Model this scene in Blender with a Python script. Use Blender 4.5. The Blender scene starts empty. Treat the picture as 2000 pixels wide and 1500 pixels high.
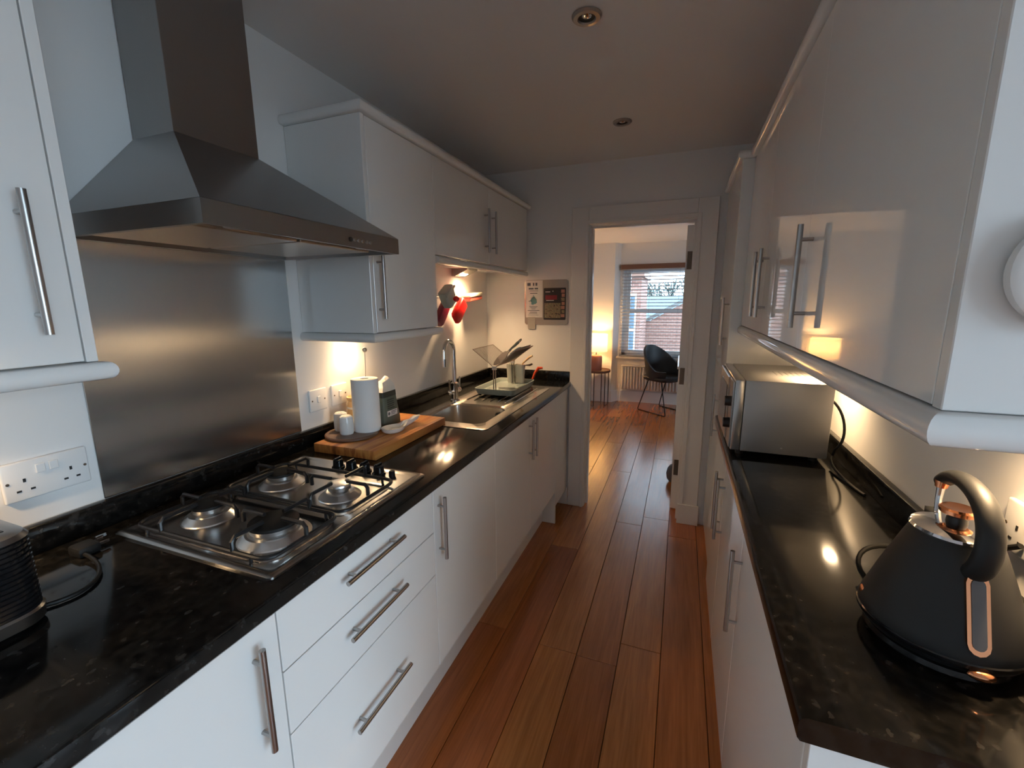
import bpy, bmesh, math, random
from mathutils import Vector, Matrix

S = bpy.context.scene
COL = S.collection
random.seed(7)
PI = math.pi

# ------------------------------------------------------------------ camera
cam_d = bpy.data.cameras.new('camera')
cam = bpy.data.objects.new('camera', cam_d)
COL.objects.link(cam)
cam_d.sensor_fit = 'HORIZONTAL'
cam_d.sensor_width = 36.0
cam_d.lens = 15.362
cam_d.clip_start = 0.02
cam_d.clip_end = 200
rx, up, bk = (.93374377, .35787072, -.0071495), (-.05961335, .17517395, .98273106), (.35294307, -.9171928, .18490146)
cam.matrix_world = Matrix(((rx[0], up[0], bk[0], 0.0), (rx[1], up[1], bk[1], 0.0), (rx[2], up[2], bk[2], 1.45), (0, 0, 0, 1)))
S.camera = cam

# ------------------------------------------------------------------ world (bright overcast sky)
SKY_STRENGTH = 2.15
world = bpy.data.worlds.new('overcast_sky')
S.world = world
world.use_nodes = True
wn = world.node_tree.nodes
wn['Background'].inputs['Color'].default_value = (0.64, 0.82, 1.0, 1)
wn['Background'].inputs['Strength'].default_value = SKY_STRENGTH

# light portals: they only guide sampling of the sky through the window openings
def portal(name, loc, rot, sx, sy):
    l = bpy.data.lights.new(name, 'AREA')
    l.shape = 'RECTANGLE'
    l.size, l.size_y = sx, sy
    l.cycles.is_portal = True
    o = bpy.data.objects.new(name, l)
    o.location, o.rotation_euler = loc, rot
    COL.objects.link(o)
portal('window_portal_dining', (-0.17, 6.70, 1.32), (-PI/2, 0, 0), 1.3, 1.3)
portal('window_portal_side', (2.56, -.70, 1.12), (0, PI/2, 0), 2.1, 2.3)
portal('window_portal_dining_added', (3.11, 4.7, 1.4), (0, PI/2, 0), 1.3, 2.0)  # portal of the unseen window added in the dining side wall

S.view_settings.view_transform = 'Standard'
S.view_settings.look = 'None'
S.view_settings.gamma = 1.0
S.view_settings.use_curve_mapping = False
S.view_settings.exposure = 2.28
try:
    S.cycles.use_denoising = True
    S.cycles.max_bounces = 10
    S.cycles.diffuse_bounces = 5
    S.cycles.glossy_bounces = 5
    S.cycles.transparent_max_bounces = 12
    S.cycles.caustics_reflective = False
    S.cycles.caustics_refractive = False
    S.cycles.sample_clamp_indirect = 6.0
except Exception:
    pass
WARM = (1.0, 0.66, 0.34)

# ------------------------------------------------------------------ materials
MATS = {}
def mat(name, col=(.8, .8, .8), rough=.5, metal=0.0, spec=.5, coat=0.0, **kw):
    m = bpy.data.materials.new(name)
    m.use_nodes = True
    b = m.node_tree.nodes['Principled BSDF']
    b.inputs['Base Color'].default_value = (*col, 1)
    b.inputs['Roughness'].default_value = rough
    b.inputs['Metallic'].default_value = metal
    b.inputs['Specular IOR Level'].default_value = spec
    b.inputs['Coat Weight'].default_value = coat
    b.inputs['Coat Roughness'].default_value = .08
    for k, v in kw.items():
        b.inputs[k.replace('_', ' ')].default_value = v
    MATS[name] = m
    return m
def nodes(m):
    nt = m.node_tree
    return nt, nt.nodes, nt.links, nt.nodes['Principled BSDF']
def add_noise_bump(m, scale=40, strength=.05, dist=.002, stretch=(1, 1, 1), detail=3):
    nt, n, l, b = nodes(m)
    tc = n.new('ShaderNodeTexCoord'); mp = n.new('ShaderNodeMapping'); nz = n.new('ShaderNodeTexNoise'); bp = n.new('ShaderNodeBump')
    mp.inputs['Scale'].default_value = stretch
    nz.inputs['Scale'].default_value = scale
    nz.inputs['Detail'].default_value = detail
    bp.inputs['Strength'].default_value = strength
    bp.inputs['Distance'].default_value = dist
    l.new(tc.outputs['Object'], mp.inputs['Vector']); l.new(mp.outputs['Vector'], nz.inputs['Vector'])
    l.new(nz.outputs['Fac'], bp.inputs['Height']); l.new(bp.outputs['Normal'], b.inputs['Normal'])
    return nz
def ramp(n, stops):
    r = n.new('ShaderNodeValToRGB')
    e = r.color_ramp.elements
    e[0].position, e[0].color = stops[0][0], (*stops[0][1], 1)
    e[1].position, e[1].color = stops[-1][0], (*stops[-1][1], 1)
    for p, c in stops[1:-1]:
        x = e.new(p); x.color = (*c, 1)
    return r

M_wall = mat('wall_paint', (.80, .79, .78), .55); add_noise_bump(M_wall, 90, .06, .001)
M_ceil = mat('ceiling_paint', (.84, .83, .82), .7); add_noise_bump(M_ceil, 70, .05, .001)
M_trim = mat('trim_paint', (.78, .76, .74), .28)
M_gloss = mat('gloss_white_laminate', (.80, .79, .77), .035, spec=.5)
M_carc = mat('carcass_white', (.76, .75, .74), .35)
M_nickel = mat('brushed_nickel', (.42, .40, .385), .30, 1.0)
M_chrome = mat('chrome', (.75, .75, .76), .06, 1.0)
M_steel = mat('brushed_steel', (.32, .31, .30), .30, 1.0)
add_noise_bump(M_steel, 14, .05, .001, (4, 4, 120))
M_splash = mat('brushed_splashback_steel', (.42, .415, .41), .22, 1.0)
add_noise_bump(M_splash, 2.0, .08, .006, (1, .7, 2.6), 0)
nt, n, l, b = nodes(M_splash)
tg = n.new('ShaderNodeTangent'); tg.direction_type = 'RADIAL'; tg.axis = 'Z'
b.inputs['Anisotropic'].default_value = .85
l.new(tg.outputs[0], b.inputs['Tangent'])
M_hobsteel = mat('hob_steel', (.42, .40, .38), .22, 1.0); add_noise_bump(M_hobsteel, 12, .04, .001, (120, 4, 4))
M_sink = mat('sink_steel', (.55, .52, .48), .24, 1.0); add_noise_bump(M_sink, 10, .04, .001, (4, 90, 4))
M_alu = mat('burner_aluminium', (.70, .69, .68), .28, 1.0)
M_black = mat('black_plastic', (.012, .012, .013), .35)
M_blackgloss = mat('black_gloss', (.008, .008, .009), .12)
M_iron = mat('enamelled_iron', (.010, .010, .011), .38)
M_cap = mat('burner_cap_black', (.008, .008, .008), .6, spec=.25)
M_cable = mat('black_cable', (.006, .006, .006), .5, spec=.25)
M_white_pl = mat('white_plastic', (.80, .80, .80), .25)
M_pinhole = mat('socket_hole', (.01, .01, .01), .6)
M_mw = mat('microwave_silver', (.36, .355, .35), .42, .6)
M_mwfront = mat('microwave_front', (.40, .39, .38), .25, .8)
M_mwglass = mat('microwave_glass', (.02, .02, .02), .06)
M_kettle = mat('kettle_matt_black', (.011, .012, .0135), .52, spec=.4); add_noise_bump(M_kettle, 300, .05, .0005)
M_copper = mat('rose_copper', (.85, .36, .18), .16, 1.0)
M_water = mat('kettle_window_plastic', (.09, .09, .10), .12)
M_paper = mat('paper_white', (.86, .86, .86), .8); add_noise_bump(M_paper, 220, .12, .001)
M_ceramic = mat('white_ceramic', (.82, .81, .79), .12)
M_jar = mat('cream_jar', (.74, .50, .24), .3)
M_darkwood = mat('tray_dark_wood', (.16, .09, .06), .4)
M_bag = mat('green_paper_bag', (.115, .14, .11), .55); add_noise_bump(M_bag, 18, .35, .006)
M_bagdark = mat('dark_green_band', (.03, .036, .03), .5)
M_bagtop = mat('white_paper_bag_top', (.76, .72, .66), .6); add_noise_bump(M_bagtop, 25, .5, .006)
M_tray = mat('grey_green_plastic', (.34, .40, .38), .3)
M_wire = mat('rack_wire', (.42, .34, .30), .3, .8)
M_panbody = mat('pan_grey', (.09, .075, .075), .45)
M_panhandle = mat('pan_handle_slate', (.07, .09, .10), .4)
M_cup = mat('translucent_white_plastic', (.72, .70, .62), .3)
M_beech = mat('beech_handle', (.60, .42, .26), .5)
M_red = mat('red_plastic', (.72, .012, .010), .25)
M_orange = mat('orange_red_plastic', (.65, .07, .02), .3)
M_purple = mat('purple_plastic', (.22, .010, .045), .3)
M_bluegrey = mat('blue_grey_plastic', (.42, .52, .55), .35)
M_pink = mat('pink_red_rubber', (.55, .12, .09), .5)
M_cream = mat('cream_cloth', (.70, .64, .54), .8)
M_boardsteel = mat('magnetic_board_steel', (.42, .36, .31), .30, 1.0)
M_leaflet = mat('leaflet_paper', (.78, .74, .70), .6)
M_ink = mat('leaflet_ink', (.10, .11, .13), .6)
M_teal = mat('leaflet_teal', (.12, .28, .30), .6)
M_book = mat('booklet_black', (.02, .014, .013), .35)
M_bookphoto = mat('booklet_photo', (.20, .15, .10), .4)
nt, n, l, b = nodes(M_bookphoto)
nz = n.new('ShaderNodeTexNoise'); nz.inputs['Scale'].default_value = 55; nz.inputs['Detail'].default_value = 2
tc = n.new('ShaderNodeTexCoord'); l.new(tc.outputs['Object'], nz.inputs['Vector'])
rr = ramp(n, [(.35, (.04, .03, .02)), (.48, (.30, .22, .13)), (.6, (.14, .15, .07)), (.72, (.40, .30, .22))]); l.new(nz.outputs['Fac'], rr.inputs['Fac']); l.new(rr.outputs['Color'], b.inputs['Base Color'])
M_bookfood = mat('booklet_food_strip', (.45, .20, .14), .4)
M_bookred = mat('booklet_red', (.22, .01, .02), .4)
M_hinge = mat('hinge_bronze', (.16, .12, .09), .4, .9)
M_chair = mat('chair_charcoal', (.022, .024, .028), .55); add_noise_bump(M_chair, 120, .1, .001)
M_legs = mat('black_metal_legs', (.012, .012, .013), .4, .5)
M_tabletop = mat('side_table_walnut', (.14, .055, .03), .35)
M_lampbase = mat('terracotta_lamp_base', (.30, .11, .07), .55); add_noise_bump(M_lampbase, 60, .3, .003)
M_rad = mat('radiator_white', (.74, .73, .71), .3)
M_desk = mat('desk_white', (.72, .72, .72), .3)
M_greyfab = mat('grey_felt', (.16, .16, .16), .9)
M_slat = mat('blind_slat', (.34, .36, .40), .5)
M_valance = mat('blind_valance_brown', (.16, .08, .055), .45)
M_filter = mat('hood_filter_mesh', (.62, .52, .44), .30, 1.0)
M_slate = mat('slate_roof', (.07, .115, .155), .6)
M_bark = mat('tree_bark', (.06, .09, .085), .8)
M_curb = mat('roof_verge', (.14, .15, .15), .7)
M_ground = mat('pale_paving', (.30, .29, .28), .9)
M_plinth = mat('plinth_white', (.72, .71, .69), .3)
M_sealant = mat('plinth_shadow_board', (.05, .05, .05), .6)

# floorboards: each plank varies with its own random value
M_floor = mat('oiled_hardwood', (.25, .09, .03), .27, spec=.5, coat=.5)
M_floor.node_tree.nodes['Principled BSDF'].inputs['Coat Roughness'].default_value = .2
nt, n, l, b = nodes(M_floor)
oi = n.new('ShaderNodeObjectInfo'); tc = n.new('ShaderNodeTexCoord')
mul = n.new('ShaderNodeVectorMath'); mul.operation = 'MULTIPLY'; mul.inputs[1].default_value = (37, 91, 13)
cmb = n.new('ShaderNodeCombineXYZ')
for i in range(3): l.new(oi.outputs['Random'], cmb.inputs[i])
l.new(cmb.outputs['Vector'], mul.inputs[0])
add = n.new('ShaderNodeVectorMath'); add.operation = 'ADD'
l.new(tc.outputs['Object'], add.inputs[0]); l.new(mul.outputs['Vector'], add.inputs[1])
mp = n.new('ShaderNodeMapping'); mp.inputs['Scale'].default_value = (26, 1.6, 4); l.new(add.outputs['Vector'], mp.inputs['Vector'])
g1 = n.new('ShaderNodeTexNoise'); g1.inputs['Scale'].default_value = 1.0; g1.inputs['Detail'].default_value = 6; g1.inputs['Distortion'].default_value = 1.2
l.new(mp.outputs['Vector'], g1.inputs['Vector'])
mp2 = n.new('ShaderNodeMapping'); mp2.inputs['Scale'].default_value = (150, 6, 10); l.new(add.outputs['Vector'], mp2.inputs['Vector'])
g2 = n.new('ShaderNodeTexNoise'); g2.inputs['Scale'].default_value = 1.0; g2.inputs['Detail'].default_value = 4; l.new(mp2.outputs['Vector'], g2.inputs['Vector'])
base = ramp(n, [(.0, (.33, .095, .022)), (.35, (.42, .140, .032)), (.6, (.37, .112, .026)), (.8, (.48, .180, .045)), (1.0, (.44, .150, .034))])
l.new(oi.outputs['Random'], base.inputs['Fac'])
gr = ramp(n, [(.30, (.80, .77, .74)), (.5, (.97, .97, .97)), (.72, (1.14, 1.15, 1.16))]); l.new(g1.outputs['Fac'], gr.inputs['Fac'])
gf = ramp(n, [(.30, (.82, .80, .78)), (.65, (1.06, 1.06, 1.06))]); l.new(g2.outputs['Fac'], gf.inputs['Fac'])
m1 = n.new('ShaderNodeMix'); m1.data_type = 'RGBA'; m1.blend_type = 'MULTIPLY'; m1.inputs[0].default_value = 1
l.new(base.outputs['Color'], m1.inputs[6]); l.new(gr.outputs['Color'], m1.inputs[7])
m2 = n.new('ShaderNodeMix'); m2.data_type = 'RGBA'; m2.blend_type = 'MULTIPLY'; m2.inputs[0].default_value = 1
l.new(m1.outputs[2], m2.inputs[6]); l.new(gf.outputs['Color'], m2.inputs[7])
l.new(m2.outputs[2], b.inputs['Base Color'])
bp = n.new('ShaderNodeBump'); bp.inputs['Strength'].default_value = .08; bp.inputs['Distance'].default_value = .001
l.new(g2.outputs['Fac'], bp.inputs['Height']); l.new(bp.outputs['Normal'], b.inputs['Normal'])
M_subfloor = mat('subfloor_dark', (.03, .015, .008), .8)

# black granite-look laminate with grey flecks
M_top = mat('black_granite_laminate', (.008, .008, .008), .10, spec=.36)
nt, n, l, b = nodes(M_top)
tc = n.new('ShaderNodeTexCoord')
mp = n.new('ShaderNodeMapping'); mp.inputs['Scale'].default_value = (110, 64, 80); mp.inputs['Rotation'].default_value = (0, 0, .7)
l.new(tc.outputs['Object'], mp.inputs['Vector'])
wz = n.new('ShaderNodeTexNoise'); wz.inputs['Scale'].default_value = 2.2; wz.inputs['Detail'].default_value = 3
l.new(mp.outputs['Vector'], wz.inputs['Vector'])
vo = n.new('ShaderNodeTexVoronoi'); vo.inputs['Scale'].default_value = 1.0; vo.inputs['Randomness'].default_value = 1.0
mx = n.new('ShaderNodeMix'); mx.data_type = 'VECTOR'; mx.inputs[0].default_value = .45
l.new(mp.outputs['Vector'], mx.inputs[4]); l.new(wz.outputs['Color'], mx.inputs[5])
l.new(mx.outputs[1], vo.inputs['Vector'])
cell = n.new('ShaderNodeSeparateColor'); l.new(vo.outputs['Color'], cell.inputs['Color'])
pick = n.new('ShaderNodeMath'); pick.operation = 'GREATER_THAN'; pick.inputs[1].default_value = .88; l.new(cell.outputs['Red'], pick.inputs[0])
rad = n.new('ShaderNodeMath'); rad.operation = 'LESS_THAN'; rad.inputs[1].default_value = .24; l.new(vo.outputs['Distance'], rad.inputs[0])
fl = n.new('ShaderNodeMath'); fl.operation = 'MULTIPLY'; l.new(pick.outputs[0], fl.inputs[0]); l.new(rad.outputs[0], fl.inputs[1])
n3 = n.new('ShaderNodeTexNoise'); n3.inputs['Scale'].default_value = 60; n3.inputs['Detail'].default_value = 5; l.new(tc.outputs['Object'], n3.inputs['Vector'])
bg = ramp(n, [(.40, (.004, .004, .004)), (.62, (.012, .011, .010)), (.78, (.035, .032, .030))]); l.new(n3.outputs['Fac'], bg.inputs['Fac'])
mc = n.new('ShaderNodeMix'); mc.data_type = 'RGBA'; l.new(bg.outputs['Color'], mc.inputs[6]); mc.inputs[7].default_value = (.045, .043, .042, 1)
sc_ = n.new('ShaderNodeMath'); sc_.operation = 'MULTIPLY'; sc_.inputs[1].default_value = .5; l.new(fl.outputs[0], sc_.inputs[0]); l.new(sc_.outputs[0], mc.inputs[0])
l.new(mc.outputs[2], b.inputs['Base Color'])

# striped chopping board
M_board = mat('acacia_board', (.45, .20, .07), .42)
nt, n, l, b = nodes(M_board)
tc = n.new('ShaderNodeTexCoord'); mp = n.new('ShaderNodeMapping'); mp.inputs['Scale'].default_value = (26, 2.0, 8); l.new(tc.outputs['Object'], mp.inputs['Vector'])
nz = n.new('ShaderNodeTexNoise'); nz.inputs['Scale'].default_value = 1.2; nz.inputs['Detail'].default_value = 3; l.new(mp.outputs['Vector'], nz.inputs['Vector'])
rr = ramp(n, [(.34, (.20, .060, .016)), (.46, (.50, .17, .038)), (.56, (.62, .28, .075)), (.68, (.34, .10, .024))]); l.new(nz.outputs['Fac'], rr.inputs['Fac']); l.new(rr.outputs['Color'], b.inputs['Base Color'])

# brick of the houses outside (too far to tell bricks apart)
M_brick = mat('outside_brick', (.5, .3, .25), .85)
nt, n, l, b = nodes(M_brick)
tc = n.new('ShaderNodeTexCoord'); sp = n.new('ShaderNodeSeparateXYZ'); cb = n.new('ShaderNodeCombineXYZ')
l.new(tc.outputs['Object'], sp.inputs[0]); l.new(sp.outputs['X'], cb.inputs['X']); l.new(sp.outputs['Z'], cb.inputs['Y'])
bt = n.new('ShaderNodeTexBrick'); bt.inputs['Scale'].default_value = 4.2; bt.inputs['Color1'].default_value = (.27, .145, .115, 1); bt.inputs['Color2'].default_value = (.21, .11, .09, 1); bt.inputs['Mortar'].default_value = (.33, .27, .24, 1)
bt.inputs['Mortar Size'].default_value = .02
l.new(cb.outputs[0], bt.inputs['Vector']); l.new(bt.outputs['Color'], b.inputs['Base Color'])

def emission(name, col, strength):
    m = bpy.data.materials.new(name); m.use_nodes = True
    nn = m.node_tree.nodes; nn.clear()
    e = nn.new('ShaderNodeEmission'); o = nn.new('ShaderNodeOutputMaterial')
    e.inputs['Color'].default_value = (*col, 1); e.inputs['Strength'].default_value = strength
    m.node_tree.links.new(e.outputs[0], o.inputs[0])
    return m
M_lens = emission('puck_lens_glow', (1.0, .72, .42), 30)
M_bulb = emission('bulb_glow', (1.0, .62, .26), 12)
M_shade = bpy.data.materials.new('lamp_shade_linen'); M_shade.use_nodes = True
nn = M_shade.node_tree.nodes; ll = M_shade.node_tree.links; nn.clear()
d = nn.new('ShaderNodeBsdfDiffuse'); t = nn.new('ShaderNodeBsdfTranslucent'); mx = nn.new('ShaderNodeMixShader'); o = nn.new('ShaderNodeOutputMaterial')
d.inputs['Color'].default_value = (.80, .70, .52, 1); t.inputs['Color'].default_value = (.88, .74, .50, 1); mx.inputs[0].default_value = .42
ll.new(d.outputs[0], mx.inputs[1]); ll.new(t.outputs[0], mx.inputs[2]); ll.new(mx.outputs[0], o.inputs[0])
M_glass = bpy.data.materials.new('window_glass'); M_glass.use_nodes = True
nn = M_glass.node_tree.nodes; ll = M_glass.node_tree.links; nn.clear()
g = nn.new('ShaderNodeBsdfGlossy'); t = nn.new('ShaderNodeBsdfTransparent'); mx = nn.new('ShaderNodeMixShader'); o = nn.new('ShaderNodeOutputMaterial'); fr = nn.new('ShaderNodeFresnel')
g.inputs['Roughness'].default_value = .02; t.inputs['Color'].default_value = (.95, .97, .97, 1); fr.inputs['IOR'].default_value = 1.3
ll.new(fr.outputs[0], mx.inputs[0]); ll.new(t.outputs[0], mx.inputs[1]); ll.new(g.outputs[0], mx.inputs[2]); ll.new(mx.outputs[0], o.inputs[0])

# ------------------------------------------------------------------ mesh helpers
class B:
    """collects shapes in world coordinates"""
    def __init__(s): s.bm = bmesh.new()
    def _merge(s, t):
        me = bpy.data.meshes.new('tmp'); t.to_mesh(me); t.free(); s.bm.from_mesh(me); bpy.data.meshes.remove(me); return s
    def box(s, x0, x1, y0, y1, z0, z1, bev=0.0, seg=2):
        t = bmesh.new()
        bmesh.ops.create_cube(t, size=1)
        for v in t.verts:
            v.co = Vector(((x0+x1)/2 + v.co.x*(x1-x0), (y0+y1)/2 + v.co.y*(y1-y0), (z0+z1)/2 + v.co.z*(z1-z0)))
        if bev > 0:
            bmesh.ops.bevel(t, geom=t.edges[:], offset=bev, segments=seg, affect='EDGES', profile=.5)
        return s._merge(t)
    def cyl(s, p0, p1, r0, r1=None, n=20, cap=True):
        r1 = r0 if r1 is None else r1
        p0, p1 = Vector(p0), Vector(p1)
        d = (p1-p0).normalized()
        a = d.orthogonal().normalized(); c = d.cross(a)
        A = [s.bm.verts.new(p0 + (a*math.cos(2*PI*i/n) + c*math.sin(2*PI*i/n))*r0) for i in range(n)]
        Bv = [s.bm.verts.new(p1 + (a*math.cos(2*PI*i/n) + c*math.sin(2*PI*i/n))*r1) for i in range(n)]
        for i in range(n):
            s.bm.faces.new((A[i], A[(i+1) % n], Bv[(i+1) % n], Bv[i]))
        if cap:
            s.bm.faces.new(A[::-1]); s.bm.faces.new(Bv)
        return s
    def tube(s, pts, r, n=8, closed=False, rz=None):
        """round tube along a path; r may be a number or a list"""
        P = [Vector(p) for p in pts]
        m = len(P)
        R = r if isinstance(r, (list, tuple)) else [r]*m
        rings = []
        ref = None
        for i, p in enumerate(P):
            a = P[(i-1) % m] if (closed or i > 0) else P[i]
            c = P[(i+1) % m] if (closed or i < m-1) else P[i]
            d = (c-a).normalized()
            if ref is None:
                ref = d.orthogonal().normalized()
            ref = (ref - d*ref.dot(d))
            ref = ref.normalized() if ref.length > 1e-6 else d.orthogonal().normalized()
            q = d.cross(ref)
            rings.append([s.bm.verts.new(p + (ref*math.cos(2*PI*k/n) + q*math.sin(2*PI*k/n))*R[i]) for k in range(n)])
        for i in range(m if closed else m-1):
            A, Bv = rings[i], rings[(i+1) % m]
            sh = 0
            if closed and i == m-1:
                sh = min(range(n), key=lambda k: (A[0].co-Bv[k].co).length)
            for k in range(n):
                s.bm.faces.new((A[k], A[(k+1) % n], Bv[(k+1+sh) % n], Bv[(k+sh) % n]))
        if not closed:
            s.bm.faces.new(rings[0][::-1]); s.bm.faces.new(rings[-1])
        return s
    def lathe(s, prof, c, n=32, sx=1.0, sy=1.0):
        """profile [(r, z)] about a vertical axis through c (z measured from c)"""
        c = Vector(c); rings = []
        for r, z in prof:
            if r < 1e-6:
                rings.append([s.bm.verts.new(c + Vector((0, 0, z)))])
            else:
                rings.append([s.bm.verts.new(c + Vector((r*sx*math.cos(2*PI*k/n), r*sy*math.sin(2*PI*k/n), z))) for k in range(n)])
        for A, Bv in zip(rings, rings[1:]):
            if len(A) == 1 and len(Bv) == 1: continue
            for k in range(n):
                k2 = (k+1) % n
                if len(A) == 1: s.bm.faces.new((A[0], Bv[k2], Bv[k]))
                elif len(Bv) == 1: s.bm.faces.new((A[k], A[k2], Bv[0]))
                else: s.bm.faces.new((A[k], A[k2], Bv[k2], Bv[k]))
        return s
    def loft(s, loops, cap=True):
        """closed loops of equal length, joined in order"""
        R = [[s.bm.verts.new(Vector(p)) for p in L] for L in loops]
        n = len(R[0])
        for A, Bv in zip(R, R[1:]):
            for k in range(n):
                s.bm.faces.new((A[k], A[(k+1) % n], Bv[(k+1) % n], Bv[k]))
        if cap:
            s.bm.faces.new(R[0][::-1]); s.bm.faces.new(R[-1])
        return s
    def prism(s, poly, axis, a0, a1):
        """polygon of 2D points pushed along an axis; the 2D order is (y,z), (x,z) or (x,y)"""
        def P(u, v, w):
            return {'x': (w, u, v), 'y': (u, w, v), 'z': (u, v, w)}[axis]
        return s.loft([[P(u, v, a0) for u, v in poly], [P(u, v, a1) for u, v in poly]])
    def sphere(s, c, r, sc=(1, 1, 1), n=20):
        t = bmesh.new()
        bmesh.ops.create_uvsphere(t, u_segments=n, v_segments=max(8, n//2), radius=r)
        for v in t.verts:
            v.co = Vector(c) + Vector((v.co.x*sc[0], v.co.y*sc[1], v.co.z*sc[2]))
        return s._merge(t)
    def rot(s, c, axis, ang):
        bmesh.ops.rotate(s.bm, verts=s.bm.verts[:], cent=Vector(c), matrix=Matrix.Rotation(ang, 3, axis))
        return s

ORG = {}
def obj(name, b, m, parent=None, sharp=32, origin=None):
    bm = b.bm
    bmesh.ops.recalc_face_normals(bm, faces=bm.faces[:])
    xs = [v.co.x for v in bm.verts]; ys = [v.co.y for v in bm.verts]; zs = [v.co.z for v in bm.verts]
    O = Vector(origin) if origin is not None else Vector(((min(xs)+max(xs))/2, (min(ys)+max(ys))/2, min(zs)))
    for v in bm.verts: v.co -= O
    me = bpy.data.meshes.new(name)
    bm.to_mesh(me); bm.free()
    me.materials.append(m)
    me.polygons.foreach_set('use_smooth', [True]*len(me.polygons))
    me.set_sharp_from_angle(angle=math.radians(sharp))
    return link(name, me, O, parent)
def link(name, me, O, parent=None):
    o = bpy.data.objects.new(name, me)
    COL.objects.link(o)
    O = Vector(O)
    ORG[o.name] = O
    if parent:
        o.parent = parent
        o.location = O - ORG[parent.name]
    else:
        o.location = O
    return o
def tag(o, label, cat, group=None):
    o['label'] = label; o['category'] = cat
    if group: o['group'] = group
    return o
def thing(name, label, cat, loc, group=None):
    o = bpy.data.objects.new(name, None)
    COL.objects.link(o); o.location = loc; ORG[o.name] = Vector(loc)
    o.empty_display_size = .05
    return tag(o, label, cat, group)
def struct(o):
    o['kind'] = 'structure'; return o
def sempty(name, loc):
    o = bpy.data.objects.new(name, None); COL.objects.link(o); o.location = loc; ORG[o.name] = Vector(loc); o.empty_display_size = .05
    return struct(o)
def rrect(x0, x1, y0, y1, r, n=5):
    """rounded rectangle outline"""
    pts = []
    for cx, cy, a in ((x1-r, y1-r, 0), (x0+r, y1-r, 90), (x0+r, y0+r, 180), (x1-r, y0+r, 270)):
        for i in range(n+1):
            t = math.radians(a + 90*i/n)
            pts.append((cx+r*math.cos(t), cy+r*math.sin(t)))
    return pts
def arc(c, r, a0, a1, n, plane='yz'):
    out = []
    for i in range(n+1):
        t = math.radians(a0 + (a1-a0)*i/n)
        u, v = r*math.cos(t), r*math.sin(t)
        out.append({'yz': (c[0], c[1]+u, c[2]+v), 'xz': (c[0]+u, c[1], c[2]+v), 'xy': (c[0]+u, c[1]+v, c[2])}[plane])
    return out
def bez(p0, p1, p2, p3, n=14):
    p0, p1, p2, p3 = map(Vector, (p0, p1, p2, p3))
    return [((1-t)**3)*p0 + 3*((1-t)**2)*t*p1 + 3*(1-t)*t*t*p2 + t**3*p3 for t in [i/n for i in range(n+1)]]

# ------------------------------------------------------------------ the setting
XL, XR = -1.313, 0.545          # kitchen side walls
YR, YF, YB = -1.90, 2.92, 3.05  # rear wall, doorway wall (kitchen face, dining face)
ZC = 2.30
YW = 6.46                       # dining window wall
ZD = 2.235                      # dining ceiling
WT = .91                        # worktop height

XS = 2.40
floor = struct(obj('floor', B().box(-2.0, 3.1, -2.05, 6.75, -.12, -.014), M_subfloor))
PW = .1645
def plank_mesh(w, ln):
    b = B().box(-w/2, w/2, -ln/2, ln/2, -.014, 0, .0012, 1)
    me = bpy.data.meshes.new('plank'); b.bm.to_mesh(me); b.bm.free(); me.materials.append(M_floor)
    return me
lens = [0.6, 0.9, 1.2, 1.5, 1.8, 2.1]
pm = {q: plank_mesh(PW-.0022, q-.002) for q in lens}
fixed = {-5: 1.604, -3: 1.575, -2: 1.57, -4: .55, -1: 2.9, 0: 3.9, 1: .9}
for k in range(-12, 19):
    x0 = .003 + PW*k
    xc = x0 + PW/2
    ylo = -1.98 if -1.45 < xc < .68 else 3.0
    wide = .68 <= xc < XS+.1
    start = fixed.get(k, 1.5 + random.uniform(-.8, .8))
    y = start
    cuts = [y]
    while y < 6.5:
        q = random.choice(lens[2:]); cuts.append(y); link('plank', pm[q], (xc, y+q/2, 0), floor); y += q
    y = start
    while y > ylo:
        q = random.choice(lens[2:]); link('plank', pm[q], (xc, y-q/2, 0), floor); y -= q
    y = .66
    while wide and y > -1.98:
        q = random.choice(lens[2:]); link('plank', pm[q], (xc, y-q/2, 0), floor); y -= q

wl = B().box(XL-.12, XL, YR-.15, YF, -.1, ZC+.1)
struct(obj('wall_left', wl, M_wall))
struct(obj('wall_right', B().box(XR, XR+.12, .56, YF, -.1, ZC+.1), M_wall))
# behind the camera the room opens out to the right, with glazed doors in its side wall
XS = 2.40
struct(obj('wall_return', B().box(XR+.12, XS+.12, .56, .68, -.1, ZC+.1), M_wall))
GY0, GY1, GZ1 = -1.80, .40, 2.12
w = B().box(XS, XS+.15, YR-.15, GY0, -.1, ZC+.1).box(XS, XS+.15, GY1, .56, -.1, ZC+.1).box(XS, XS+.15, GY0, GY1, GZ1, ZC+.1).box(XS, XS+.15, GY0, GY1, -.1, .12)
struct(obj('wall_side', w, M_wall))
# doorway wall
OX0, OX1, OZ = -.578, .052, 1.925
w = B().box(-1.95, OX0-.012, YF, YB, -.1, ZC+.1).box(OX1+.012, 3.05, YF, YB, -.1, ZC+.1).box(OX0-.012, OX1+.012, YF, YB, OZ+.012, ZC+.1)
struct(obj('wall_far', w, M_wall))
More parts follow.
